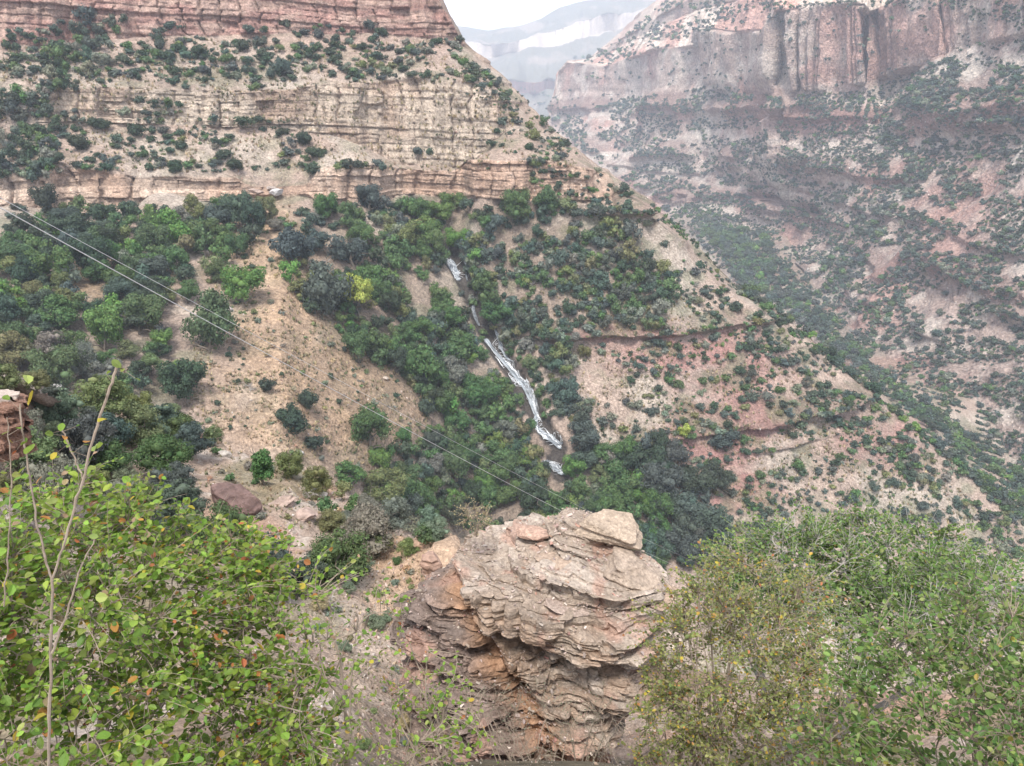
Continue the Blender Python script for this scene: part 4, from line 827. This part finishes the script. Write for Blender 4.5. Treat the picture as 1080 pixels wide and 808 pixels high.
def boulder(u, v, wpx, dims, base, label, seed, rot=(0, 0, 0), layered=0, nm='boulder', group=None, sink=.25):
    g_ = ground(u, v); s = wpx / 2 * float(project(g_)[2]) / F
    o = link(bpy.data.objects.new(nm, boulder_mesh(nm, seed, [q_ * s for q_ in dims], base, layered=layered))); o.location = g_ + np.array([0, 0, dims[2] * s * (1 - 2 * sink) * .8]); o.rotation_euler = [R_(q_) for q_ in rot]
    tag(o, label, 'rock', group); return o
boulder(247, 532, 68, (1, .7, .7), (.15, .10, .09), 'large tilted dark red brown boulder above the bare stony patch', 1, (18, 12, -8))
boulder(185, 452, 26, (1, .8, .6), (.25, .22, .21), 'grey flat topped boulder beside the junipers on the near slope', 2, (0, 10, 10))
boulder(183, 462, 20, (1, .8, .45), (.34, .22, .18), 'pinkish boulder just under the grey boulder', 3, (0, 5, 0))
boulder(253, 540, 14, (1, .9, .85), (.40, .39, .38), 'rounded pale grey stone right below the dark red boulder', 4)
boulder(330, 522, 34, (1, .8, .6), (.40, .37, .34), 'pale whitish boulder right of the leaning pinyon', 5, (0, 15, 20))
boulder(296, 530, 34, (1, .6, .5), (.33, .25, .21), 'broken pinkish ledge rock under the pinyon', 6, (0, -12, 15), .5)
boulder(322, 545, 26, (1, .7, .6), (.36, .27, .23), 'cracked pinkish rock at the right end of the broken ledge', 7, (10, 0, 40), .5)
boulder(316, 478, 14, (1, .8, .8), (.36, .34, .32), 'small grey stone behind the pinyon', 8)
boulder(238, 478, 16, (1, .8, .5), (.40, .36, .32), 'pale slab left of the pinyon', 9, (0, 10, 0))
boulder(527, 432, 20, (1, .8, .8), (.45, .38, .33), 'pale angular boulder among trees left of the cascade', 10, (0, 0, 20))
boulder(536, 440, 9, (.7, .7, 1.2), (.42, .36, .3), 'small upright pale stone beside the angular boulder by the cascade', 11)
boulder(293, 206, 17, (1, .8, .5), (.42, .40, .39), 'pale slab at the foot of the rocky chute under the cliffs', 12, (0, -15, 0))
boulder(270, 200, 18, (1, .7, .4), (.34, .26, .22), 'tan block left of the pale slab under the cliffs', 13)
boulder(285, 197, 12, (1, .7, .5), (.30, .25, .22), 'dark tan block above the pale slab under the cliffs', 14)
boulder(243, 325, 13, (1, .8, .6), (.36, .33, .31), 'grey boulder between the two trees on the straw slope', 15)
boulder(408, 397, 9, (1, .8, .6), (.45, .38, .32), 'small pale rock on the straw slope edge', 16)
boulder(455, 600, 44, (.7, .8, .7), (.33, .22, .17), 'grey brown layered block on the tan bank beside the pinnacle', 17, (0, 0, 20), .6)
boulder(440, 572, 22, (1, .8, .7), (.38, .26, .19), 'tan block on top of the bank left of the pinnacle', 18, (0, 0, 60), .5)
boulder(30, 398, 26, (1, .8, .4), (.30, .26, .23), 'flat pale slabs of rock at the left edge', 19, (0, 8, 0), .5)
boulder(62, 408, 15, (1, .8, .6), (.38, .36, .35), 'grey block right of the flat slabs at the left edge', 20)
# red ledge cut at the left edge, thin beds
for k, (v_, w_, c) in enumerate([(0, 1.0, (.33, .15, .08)), (1, .92, (.26, .115, .06)), (2, 1.02, (.36, .18, .10)), (3, .9, (.24, .10, .055))]): pass
def red_ledge():
    g_ = Geo(); c0 = PR(-14, 418, 26); r = np.random.default_rng(8)
    P = []
    zs = np.linspace(0, -1.9, 46); ph = np.linspace(0, 2 * math.pi, 120)
    lay = np.floor(np.linspace(0, 9.99, 46) * 1.0).astype(int); off = r.uniform(-.16, .12, 12)
    for k, z_ in enumerate(zs):
        rr = .85 + off[lay[k]] * 1.3 + .05 * z_ + (fbm(np.cos(ph) * 2, np.sin(ph) * 2, ph * 0 + z_ * 2, oct=5, seed=31) - .5) * .9 + (_h(np.floor(ph * 3).astype(np.int64), np.full(ph.shape, lay[k] // 2, np.int64), np.zeros(ph.shape, np.int64), 3) - .5) * .3
        P.append(np.stack([c0[0] + rr * np.cos(ph), c0[1] + rr * .8 * np.sin(ph), c0[2] + z_ + 0 * ph], -1))
    P = np.stack([np.stack([P[0][:, 0] * 0 + c0[0], P[0][:, 1] * 0 + c0[1], P[0][:, 2]], -1)] + P)
    col = np.array([.19, .11, .08]) * (.7 + .6 * fbm(P[..., 0] * 3, P[..., 2] * 9, oct=4, seed=32))[..., None]; col[:4] = np.array([.40, .33, .28])
    o = link(bpy.data.objects.new('rock_ledge', mesh_np('rock_ledge', P.reshape(-1, 3), grid_faces(*P.shape[:2]), M_ROCK, col.reshape(-1, 3)))); tag(o, 'thin bedded brick red rock ledge at the left edge', 'rock')
red_ledge()
def stones(name, polys, n_, wr, pal, label, seed, thin=1.0):
    r = np.random.default_rng(seed); V = []; Cc = []; cnt = 0
    xs = [(min(q_[0] for q_ in p_), max(q_[0] for q_ in p_), min(q_[1] for q_ in p_), max(q_[1] for q_ in p_)) for p_ in polys]
    ar = np.array([(x_[1] - x_[0]) * (x_[3] - x_[2]) for x_ in xs], float); ar /= ar.sum(); tries = 0
    while cnt < n_ and tries < n_ * 12:
        tries += 1; k = r.choice(len(polys), p=ar); u, v = r.uniform(xs[k][0], xs[k][1]), r.uniform(xs[k][2], xs[k][3])
        if not inpoly(u, v, polys[k]): continue
        if float(vn(np.array(u / 14.), np.array(v / 9.), seed=seed)) < .38: continue
        g_ = ground(u, v)
        if g_ is None: continue
        s = min(wr[1], wr[0] * r.pareto(1.7) + wr[0]) / 2 * float(project(g_)[2]) / F
        A_ = np.linalg.qr(r.normal(size=(3, 3)))[0]; q_ = ICV * r.uniform(.65, 1.15, (12, 1)) * np.array([1, r.uniform(.5, 1), r.uniform(.35, .8) * thin]) * s
        V.append(q_ @ (A_ * .5 + np.eye(3) * .5) + g_ + [0, 0, s * .2]); Cc.append(np.broadcast_to(np.array(pal[r.integers(len(pal))]) * r.uniform(.75, 1.2), (12, 3))); cnt += 1
    Fq = (np.arange(cnt)[:, None, None] * 12 + ICF[None]).reshape(-1, 3)
    tag(link(bpy.data.objects.new(name, mesh_np(name, np.concatenate(V), Fq, M_CHIP, np.concatenate(Cc)))), label, kind='stuff')
SP = [(.40, .33, .28), (.36, .27, .21), (.44, .39, .35), (.34, .23, .18), (.28, .24, .21)]
stones('rubble', [[(160, 440), (230, 470), (340, 500), (400, 560), (470, 590), (470, 640), (380, 700), (280, 640), (230, 560), (170, 500)], [(390, 560), (480, 590), (450, 720), (380, 760)], [(300, 640), (470, 700), (460, 800), (300, 800)], [(0, 385), (70, 400), (110, 430), (20, 430)], [(640, 700), (780, 690), (760, 808), (620, 808)]], 6500, (1.3, 9), SP, 'loose pale stones strewn over the near slope', 41)
stones('scree', [[(230, 590), (470, 600), (470, 808), (250, 808)], [(470, 740), (760, 720), (760, 808), (470, 808)]], 6000, (1.6, 9), SP, 'pale broken stones of the scree between bush and pinnacle', 44)
stones('far_stones', [FARP], 9000, (.7, 3.5), [(.5, .44, .39), (.42, .33, .28), (.56, .52, .48)], 'pale stones between the scrub across the canyon', 43)
stones('talus', [[(255, 150), (330, 150), (335, 205), (250, 205)], [(110, 150), (250, 110), (330, 110), (330, 190), (120, 185)], [(230, 300), (420, 300), (470, 440), (360, 480), (230, 440)], [(380, 90), (640, 190), (780, 310), (1080, 550), (1080, 640), (760, 600), (600, 470), (640, 300), (500, 178)], [(0, 60), (460, 60), (480, 180), (0, 180)], [(430, 380), (520, 380), (520, 440), (430, 440)]], 9000, (.9, 4.5), SP, 'talus of pale stones under the cliffs and on the spur', 42)

# ------------------------------------------------------------------ the stream
def waterfall():
    m, nt, b = newmat('white_water'); b.inputs['Roughness'].default_value = .35
    tc = N(nt, 'ShaderNodeAttribute', attribute_name='tint'); nt.links.new(tc.outputs['Color'], b.inputs['Base Color'])
    g_ = Geo(); r = np.random.default_rng(3)
    SEG = [([(476, 270), (481, 280), (486, 292)], 5, 10, .75), ([(487, 270), (490, 292)], 2, 3, .5), ([(499, 318), (504, 330), (508, 340)], 2.5, 3, .45),
           ([(514, 354), (523, 366), (533, 380), (543, 394), (553, 408), (560, 422), (562, 433)], 5, 20, .8), ([(519, 350), (527, 366), (538, 382)], 2.5, 6, .7), ([(548, 398), (556, 412), (561, 428)], 4, 8, .7),
           ([(563, 431), (566, 444), (573, 454), (581, 462), (587, 470)], 4, 14, .8), ([(574, 454), (584, 462), (589, 468)], 5, 8, .62),
           ([(577, 482), (584, 488), (591, 497)], 6, 12, .7), ([(440, 228), (455, 246), (472, 264)], 3, 5, .3)]
    for (pts, wpx, ns, br) in SEG:
        pts = np.array(pts, float); t = np.linspace(0, 1, len(pts)); tt = np.linspace(0, 1, 26)
        wf = 1.0; gp = []
        for q_ in np.linspace(0, 1, 26): gp.append(ground(np.interp(q_, t, pts[:, 0]), np.interp(q_, t, pts[:, 1]), 3))
        gp = smooth_rows(np.array(gp), 14); gp = gp + unit(-gp) * .45; wv = wpx * 230 / F * .85 * (.55 + .8 * vn(np.arange(26) / 3., np.full(26, wpx), seed=int(pts[0, 0]))) * np.sin(np.linspace(.25, math.pi - .15, 26)) ** .4
        sd_ = np.array([.96, .28, 0]); rows_ = np.stack([gp + sd_ * wv[:, None] * c_ + np.array([0, -.25 * (1 - c_ * c_), 0]) for c_ in (-1, -.5, 0, .5, 1)], 1)
        g_.add(rows_.reshape(-1, 3), grid_faces(26, 5), (np.array([.30, .33, .36]) * br * (.4 + 1.1 * r.random((26 * 5, 1)))))
        for k in range(int(ns * 8)):
            a0 = r.uniform(0, .93); off = r.uniform(-1, 1) * wpx * .7 * math.sin(.3 + 2.6 * a0) ** .7 * (.75 + .5 * float(vn(np.array(a0 * 7.), np.array(wpx), seed=9))); a1 = min(1, a0 + r.uniform(.03, .13)); ts = np.linspace(a0, a1, 16)
            u_ = np.interp(ts, t, pts[:, 0]) + off + np.cumsum(r.normal(size=16)) * .12; v_ = np.interp(ts, t, pts[:, 1]) + np.cumsum(r.normal(size=16)) * .1
            gp = np.array([ground(a_, b_, 3) for a_, b_ in zip(u_, v_)]); gp = smooth_rows(gp, 8)
            # keep it lying on the rock: lift a little towards open air
            gp = gp + unit(-gp) * .55 + np.array([0, 0, .15]); wd = min(wpx, 4) * r.uniform(.02, .07) * 200 / F * np.sin(np.linspace(.15, math.pi - .1, 16)) ** .5
            V, Fq = tube(gp, wd, 6); g_.add(V, Fq, np.array([.9, .93, .96]) * min(1, br * r.uniform(.8, 1.4)))
    tag(link(bpy.data.objects.new('water', g_.mesh('water', m, True))), 'white water cascading down the spur between trees', kind='structure')
waterfall()
# ------------------------------------------------------------------ power lines across the left
m_w, _, b_w = newmat('cable_metal'); b_w.inputs['Base Color'].default_value = (.6, .6, .6, 1); b_w.inputs['Metallic'].default_value = .4; b_w.inputs['Roughness'].default_value = .5
for k, (pa, pb, lab) in enumerate([((-60, 186, 34), (720, 600, 130), 'lower and nearer of the two pale power lines crossing the left of the view'), ((-60, 176, 40), (740, 596, 150), 'upper and thinner of the two pale power lines crossing the left of the view')]):
    a_, b_ = PR(*pa), PR(*pb); t = np.linspace(0, 1, 60)[:, None]; pth = a_ * (1 - t) + b_ * t; pth[:, 2] -= (t * (1 - t))[:, 0] * 3.2
    g_ = Geo(); g_.add(*tube(pth, np.full(60, .020 if k == 0 else .014), 6)); o = link(bpy.data.objects.new('power_cable', g_.mesh('power_cable', m_w, True))); tag(o, lab, 'power line', 'power lines over the valley')

def tufts(name, polys, n_, hpx, pal, label, seed):
    r = np.random.default_rng(seed); V = []; Cc = []
    for poly, m_ in zip(polys, n_):
        xs = [q_[0] for q_ in poly]; ys = [q_[1] for q_ in poly]; c = 0; t = 0
        while c < m_ and t < m_ * 8:
            t += 1; u, v = r.uniform(min(xs), max(xs)), r.uniform(min(ys), max(ys))
            if not inpoly(u, v, poly) or float(vn(np.array(u / 18.), np.array(v / 11.), seed=seed)) < .35: continue
            g_ = ground(u, v)
            if g_ is None: continue
            h = r.uniform(*hpx) * float(project(g_)[2]) / F; k = 7; an = r.uniform(0, 6.28, k); d_ = np.stack([np.cos(an), np.sin(an), np.zeros(k)], -1)
            b = g_ + d_ * h * .25 * r.random((k, 1)); side = np.stack([-d_[:, 1], d_[:, 0], d_[:, 2]], -1) * h * .14; tip = b + d_ * h * r.uniform(.1, .7, (k, 1)) + np.array([0, 0, 1]) * h * r.uniform(.5, 1, (k, 1))
            V.append(np.stack([b - side, b + side, tip], 1).reshape(-1, 3)); Cc.append(np.broadcast_to(np.array(pal[r.integers(len(pal))]) * r.uniform(.7, 1.2), (3 * k, 3))); c += 1
    V = np.concatenate(V); tag(link(bpy.data.objects.new(name, mesh_np(name, V, np.arange(len(V)).reshape(-1, 3), M_SCRUB, np.concatenate(Cc)))), label, kind='stuff')
TP = [(.33, .27, .15), (.24, .22, .12), (.16, .17, .09), (.12, .13, .08), (.28, .2, .13), (.42, .34, .2)]
tufts('dry_grass', [[(215, 215), (330, 215), (330, 290), (430, 400), (470, 440), (380, 500), (200, 440)], [(560, 300), (700, 290), (960, 470), (1080, 570), (1080, 640), (760, 620), (620, 480)], [(0, 40), (480, 40), (620, 180), (330, 180), (0, 180)], [(150, 440), (330, 490), (470, 590), (440, 760), (240, 600)]], [2600, 4200, 3200, 1600], (1.5, 4.5), TP, 'tufts of dry grass on the open slopes', 45)

# ------------------------------------------------------------------ bushes close to the camera
def leaves(pos, axis, size, r):
    """nine-vertex oval leaves folded along the midrib; axis = direction of growth"""
    k = len(pos); nrm = unit(np.array([0, 0, 1.0]) + r.normal(size=(k, 3)) * .55); ax = unit(axis - nrm * (axis * nrm).sum(-1, keepdims=True)); b = np.cross(nrm, ax); s = size[:, None]
    w_ = r.uniform(.30, .42, k)[:, None]; fo = r.uniform(.05, .22, k)[:, None]; cu = r.uniform(-.12, .12, k)[:, None]
    def p_(a_, c_): return pos + ax * s * a_ + b * s * w_ * c_ + nrm * s * (fo * abs(c_) + cu * a_ * a_ * 2)
    V = np.stack([p_(0, 0), p_(.5, 0), p_(1, 0), p_(.2, .72), p_(.6, 1), p_(.2, -.72), p_(.6, -1), p_(.9, .5), p_(.9, -.5)], 1).reshape(-1, 3)
    q = np.array([[0, 1, 4, 3], [1, 2, 7, 4], [0, 5, 6, 1], [1, 6, 8, 2]])
    return V, (np.arange(k)[:, None, None] * 9 + q[None]).reshape(-1, 4)
LP_SPR = ([(.18, .28, .045), (.24, .34, .06), (.13, .21, .045), (.29, .35, .10), (.42, .33, .05), (.42, .19, .06), (.34, .25, .15)], [.34, .26, .2, .12, .035, .025, .02])
LP_YEL = ([(.20, .235, .07), (.26, .28, .09), (.15, .19, .065), (.33, .33, .12), (.48, .35, .06), (.42, .22, .08), (.33, .29, .16)], [.32, .22, .2, .12, .07, .04, .03])
LP_MID = ([(.125, .21, .055), (.175, .265, .07), (.10, .165, .05), (.25, .31, .11), (.35, .30, .07)], [.34, .26, .25, .13, .02])
LP_SAGE = ([(.20, .22, .14), (.16, .18, .11), (.24, .24, .15)], [.4, .4, .2])
def bush(label, root, envs, lsize, pal, seed, stems=7, twig_r=.0022, ldens=.028, stem_r=.012, name='leafy_bush', cat='bush', droop=.1, nstemleaf=0, bare=.12, llen=(.12, .34), tw=1.0, bark=None):
    """envs: (u, v, R, half width px, half height px, half depth m, twigs): the volumes that the foliage fills"""
    r = np.random.default_rng(seed); root = np.asarray(root, float); E = bpy.data.objects.new(name, None); E.location = root; E.empty_display_size = .2; link(E); tag(E, label, cat)
    g_ = Geo(); lp = []; la = []; ls = []; nodes = []
    ev = []
    for (u, v, R2, wu, wv, dm, nt_) in envs:
        nt_ = int(nt_ * tw); c = PR(u, v, R2); k = float(project(c)[2]) / F; ev.append((c, np.array([wu * k, dm, wv * k]), nt_))
    for i in range(stems):
        c, rr, _ = ev[r.integers(len(ev))]; d_ = unit(r.normal(size=3)) * r.uniform(.2, .8); end = c + d_ * rr
        t = np.linspace(0, 1, 9)[:, None]; mid = (root + end) / 2 + np.array([r.normal() * .12, r.normal() * .12, -.15 * np.linalg.norm(end - root) * .5])
        pth = root * (1 - t) ** 2 + 2 * mid * t * (1 - t) + end * t ** 2 + np.cumsum(r.normal(size=(9, 3)), 0) * .012 * t; rad = stem_r * (1 - .82 * t[:, 0]) * r.uniform(.7, 1.2)
        g_.add(*tube(pth, rad, 5)); nodes += [(pth[j], rad[j]) for j in range(3, 9)]
    for (c, rr, nt_) in ev:
        # limbs inside every volume
        for i in range(max(4, nt_ // 14)):
            end = c + unit(r.normal(size=3)) * rr * r.uniform(.3, .9); P_ = np.array([n_[0] for n_ in nodes]); j = np.argmin(np.linalg.norm(P_ - end, axis=1) + r.uniform(0, .2, len(P_))); s0, r0 = nodes[j]
            t = np.linspace(0, 1, 7)[:, None]; mid = (s0 + end) / 2 + r.normal(size=3) * .07 - np.array([0, 0, .05]); pth = s0 * (1 - t) ** 2 + 2 * mid * t * (1 - t) + end * t ** 2
            rad = np.linspace(max(r0 * .6, twig_r * 1.8), twig_r, 7); g_.add(*tube(pth, rad, 4)); nodes += [(pth[j2], rad[j2]) for j2 in range(2, 7)]
        P_ = np.array([n_[0] for n_ in nodes])
        for i in range(nt_):
            d_ = unit(r.normal(size=3)); tgt = c + d_ * rr * (r.uniform(.4, 1.05) ** .7 if r.random() < .8 else r.uniform(1.0, 1.35)); j = np.argmin(np.linalg.norm(P_ - tgt, axis=1) + r.uniform(0, .08, len(P_))); s0 = P_[j]; L_ = np.linalg.norm(tgt - s0); mx = r.uniform(*llen) * 1.6
            if L_ > mx: s0 = tgt + (s0 - tgt) / L_ * mx; L_ = mx; s0j = P_[j]; g_.add(*tube([s0j, (s0j + s0) / 2 + r.normal(size=3) * .03, s0], [twig_r * 1.5] * 3, 3))
            t = np.linspace(0, 1, 6)[:, None]; bend = r.normal(size=3) * .12 * L_ + np.array([0, 0, L_ * .12]); pth = s0 * (1 - t) + tgt * t + bend * (t * (1 - t)) * 2 + np.array([0, 0, -droop]) * L_ * t ** 2 * .3
            g_.add(*tube(pth, np.linspace(twig_r, twig_r * .45, 6), 3))
            if r.random() < bare: continue
            m_ = max(2, int(L_ / ldens)); tl = (np.arange(m_) + r.uniform(.2, .9)) / m_; tl = tl[tl > .12]; pp = np.stack([np.interp(tl, t[:, 0], pth[:, q_]) for q_ in range(3)], -1); tang = unit(tgt - s0)
            side = unit(np.cross(tang, r.normal(size=3))); sg = np.where(np.arange(len(tl)) % 2, 1, -1)[:, None]
            lp.append(pp); la.append(unit(tang * .7 + side * sg * .9 + r.normal(size=(len(tl), 3)) * .4)); ls.append(lsize * r.uniform(.4, 1.25, len(tl)) * r.uniform(.7, 1.1))
    lp, la, ls = np.concatenate(lp), np.concatenate(la), np.concatenate(ls); V, Fq = leaves(lp, la, ls, r)
    cc = np.array(pal[0]); pr = np.array(pal[1]) / sum(pal[1]); tint = cc[r.choice(len(cc), len(lp), p=pr)] * r.uniform(.8, 1.2, (len(lp), 1))
    me = g_.mesh('stems', bark or M_TWIG); o = bpy.data.objects.new('stems', me); link(o, E); o.matrix_parent_inverse = Matrix.Translation(-Vector(root))
    o2 = bpy.data.objects.new('leaves', mesh_np('leaves', V, Fq, M_BUSH, np.repeat(tint, 9, 0))); link(o2, E); o2.matrix_parent_inverse = Matrix.Translation(-Vector(root))
    print(label, len(lp)); return E
bush('big bright green leafy bush filling the lower left corner', (-1.9, 2.5, -2.95), [(70, 640, 2.9, 120, 90, .5, 260), (190, 640, 3.1, 120, 90, .5, 260), (60, 760, 2.6, 130, 80, .45, 230), (210, 760, 2.7, 110, 80, .4, 220), (60, 560, 3.2, 90, 60, .4, 120), (-60, 650, 2.8, 90, 130, .5, 120), (150, 570, 3.3, 60, 30, .3, 60), (290, 780, 2.6, 80, 50, .4, 110), (250, 620, 3.1, 70, 50, .4, 60)], .035, LP_SPR, 11, 12, tw=2.9, ldens=.018, twig_r=.0016, bare=.16)
bush('thin branching bush with sparse green leaves and bare twigs in front of the scree', (-.75, 2.3, -2.9), [(290, 700, 2.7, 90, 80, .35, 100), (340, 640, 2.9, 110, 50, .35, 45), (310, 780, 2.5, 100, 50, .3, 90), (440, 790, 2.5, 70, 40, .3, 60), (400, 740, 2.7, 90, 60, .3, 36)], .026, LP_SPR, 12, 9, bare=.25, ldens=.024, tw=1.6)
bush('low leafy sprigs with a few orange leaves in front of the pinnacle', (-.15, 2.4, -2.95), [(470, 760, 2.7, 50, 60, .25, 50), (430, 720, 2.9, 50, 40, .25, 20)], .025, LP_SPR, 13, 5, bare=.25, ldens=.024, tw=1.6)
def sprig():
    r = np.random.default_rng(77); g_ = Geo(); root = PR(50, 860, 1.75); E = bpy.data.objects.new('leafy_sprig', None); E.location = root; link(E); tag(E, 'tall reddish forked sprig with few leaves standing against the junipers', 'sprig')
    def path(pts, R2, r0, r1):
        p = np.array([PR(u, v, R2 + .02 * k) for k, (u, v) in enumerate(pts)]); t = np.linspace(0, len(p) - 1, len(p) * 5); q = np.stack([np.interp(t, np.arange(len(p)), p[:, k]) for k in range(3)], -1); q = smooth_rows(q, 3) + r.normal(size=q.shape) * .0012
        rd = np.linspace(r0, r1, len(q)) * (1 + .25 * (r.random(len(q)) > .85)); g_.add(*tube(q, rd, 6)); return q
    Q = []; _p = path
    def path(*a_):
        q = _p(*a_); Q.append(q); return q
    path([(50, 870), (52, 760), (54, 694), (55, 610)], 1.75, .0036, .0030); path([(55, 612), (72, 560), (86, 512), (99, 460), (112, 420), (124, 385)], 1.8, .0026, .0034); path([(55, 612), (44, 575), (34, 520), (26, 470), (20, 425)], 1.8, .0026, .0016)
    path([(88, 505), (80, 488), (72, 465), (64, 452)], 1.85, .0022, .0014); path([(54, 690), (70, 650), (84, 600), (100, 570)], 1.75, .003, .0015); path([(4, 640), (10, 560), (12, 500), (8, 440)], 1.9, .0018, .0012); path([(126, 385), (131, 392), (134, 388)], 1.9, .003, .0015)
    lf = [(113, 442, 14, 4), (90, 467, 12, 5), (64, 455, 12, 0), (68, 464, 9, 5), (36, 468, 17, 0), (30, 405, 18, 3), (30, 428, 20, 4), (22, 470, 10, 0), (128, 388, 14, 3), (42, 545, 12, 5), (48, 530, 13, 3), (98, 575, 13, 0), (104, 566, 11, 3), (30, 500, 10, 0), (10, 455, 9, 3), (60, 590, 14, 1), (76, 548, 11, 4), (40, 600, 15, 0), (90, 600, 12, 1), (14, 520, 12, 0), (4, 500, 11, 1), (66, 640, 13, 4)]
    pos = np.array([PR(u, v, 1.85) for u, v, _, _ in lf]); ax = r.normal(size=(len(lf), 3)) + [0, 0, .5]; V, Fq = leaves(pos, unit(ax), np.array([w_ * 1.5 / F for _, _, w_, _ in lf]), r)
    q_ = np.concatenate(Q); m_ = r.choice(len(q_), 46); p2 = q_[m_]; d2 = unit(r.normal(size=(46, 3)) + [0, 0, .5])
    for a_, b_ in zip(p2, d2): g_.add(*tube([a_, a_ + b_ * .012, a_ + b_ * .03], [.0009, .0007, .0005], 3))
    V2, F2 = leaves(p2 + d2 * .03, d2, r.uniform(.008, .02, 46), r); Fq = np.concatenate([Fq, F2 + len(V)]); V = np.concatenate([V, V2])
    tint = np.array([LP_SPR[0][k] for _, _, _, k in lf] + [LP_SPR[0][k] for k in r.choice(7, 46, p=LP_SPR[1])]); T = Matrix.Translation(-Vector(root))
    for nm, me in (('stems', g_.mesh('stems', M_TWIG)), ('leaves', mesh_np('leaves', V, Fq, M_BUSH, np.repeat(tint, 9, 0)))): o = link(bpy.data.objects.new(nm, me), E); o.matrix_parent_inverse = T
sprig()
bush('yellowing fine leaved bush right of the pinnacle', (1.6, 4.6, -5.2), [(770, 700, 5.4, 95, 75, .8, 420), (800, 640, 6.0, 80, 50, .7, 230), (720, 770, 5.0, 60, 60, .5, 200), (840, 780, 4.8, 110, 60, .6, 380), (740, 650, 5.8, 45, 30, .4, 70), (700, 720, 5.6, 30, 30, .3, 50)], .031, LP_YEL, 15, 12, twig_r=.003, stem_r=.02, bare=.2, ldens=.017, tw=2.6)
bush('wide mid green bush with tangled grey branches behind the yellowing bush', (3.6, 7.6, -8.0), [(850, 600, 8.6, 80, 45, 1.0, 420), (940, 590, 9.2, 90, 42, 1.0, 420), (880, 650, 8.0, 110, 50, 1.0, 420), (1010, 640, 8.0, 80, 50, .9, 330), (780, 610, 8.6, 50, 35, .8, 160), (1060, 620, 8.6, 50, 30, .8, 120)], .046, LP_MID, 16, 16, twig_r=.004, stem_r=.035, bare=.12, ldens=.021, llen=(.18, .5), tw=2.5, bark=M_GREY)
bush('large leaved green bush in the lower right corner with dark stems', (2.7, 3.0, -3.9), [(980, 740, 3.9, 100, 75, .6, 330), (1050, 690, 4.2, 70, 80, .5, 240), (1090, 770, 3.6, 80, 80, .5, 160), (900, 790, 3.7, 70, 40, .4, 120)], .036, LP_MID, 17, 10, ldens=.022, bare=.1, stem_r=.016, tw=1.9)
bush('wispy grey green broom like shrub at the foot of the pinnacle', (.45, 5.2, -6.4), [(575, 770, 5.6, 55, 55, .5, 230), (520, 750, 5.8, 40, 40, .4, 90), (630, 770, 5.4, 45, 40, .4, 110)], .014, LP_SAGE, 18, 16, twig_r=.0022, ldens=.03, bare=.3, llen=(.3, .6))
bush('straw coloured dry shrub growing on the top left of the pinnacle', tuple(PY(503, 566, 12.6)), [(500, 546, 12.7, 22, 17, .3, 170)], .035, ([(.36, .30, .17), (.28, .26, .14), (.42, .36, .22)], [.4, .3, .3]), 19, 10, twig_r=.004, ldens=.03, bare=0, stem_r=.01, name='dry_shrub', cat='shrub')


# ------------------------------------------------------------------ air
def haze():
    V = np.array([(x_, y_, z_) for z_ in (-341, 800) for (x_, y_) in ((-9100, -6100), (9100, -6100), (9100, 12100), (-9100, 12100))], float)
    Fc = np.array([(0, 3, 2, 1), (4, 5, 6, 7), (0, 1, 5, 4), (1, 2, 6, 5), (2, 3, 7, 6), (3, 0, 4, 7)])
    m = bpy.data.materials.new('haze_air'); m.use_nodes = True; nt = m.node_tree; nt.nodes.clear()
    out = nt.nodes.new('ShaderNodeOutputMaterial'); pv = nt.nodes.new('ShaderNodeVolumePrincipled')
    pv.inputs['Color'].default_value = (.76, .85, 1.0, 1); pv.inputs['Density'].default_value = HAZE; pv.inputs['Anisotropy'].default_value = 0.0
    nt.links.new(pv.outputs[0], out.inputs['Volume'])
    o = link(bpy.data.objects.new('haze', mesh_np('haze', V, Fc, m))); tag(o, 'pale blue haze filling the canyon', kind='stuff')
haze()
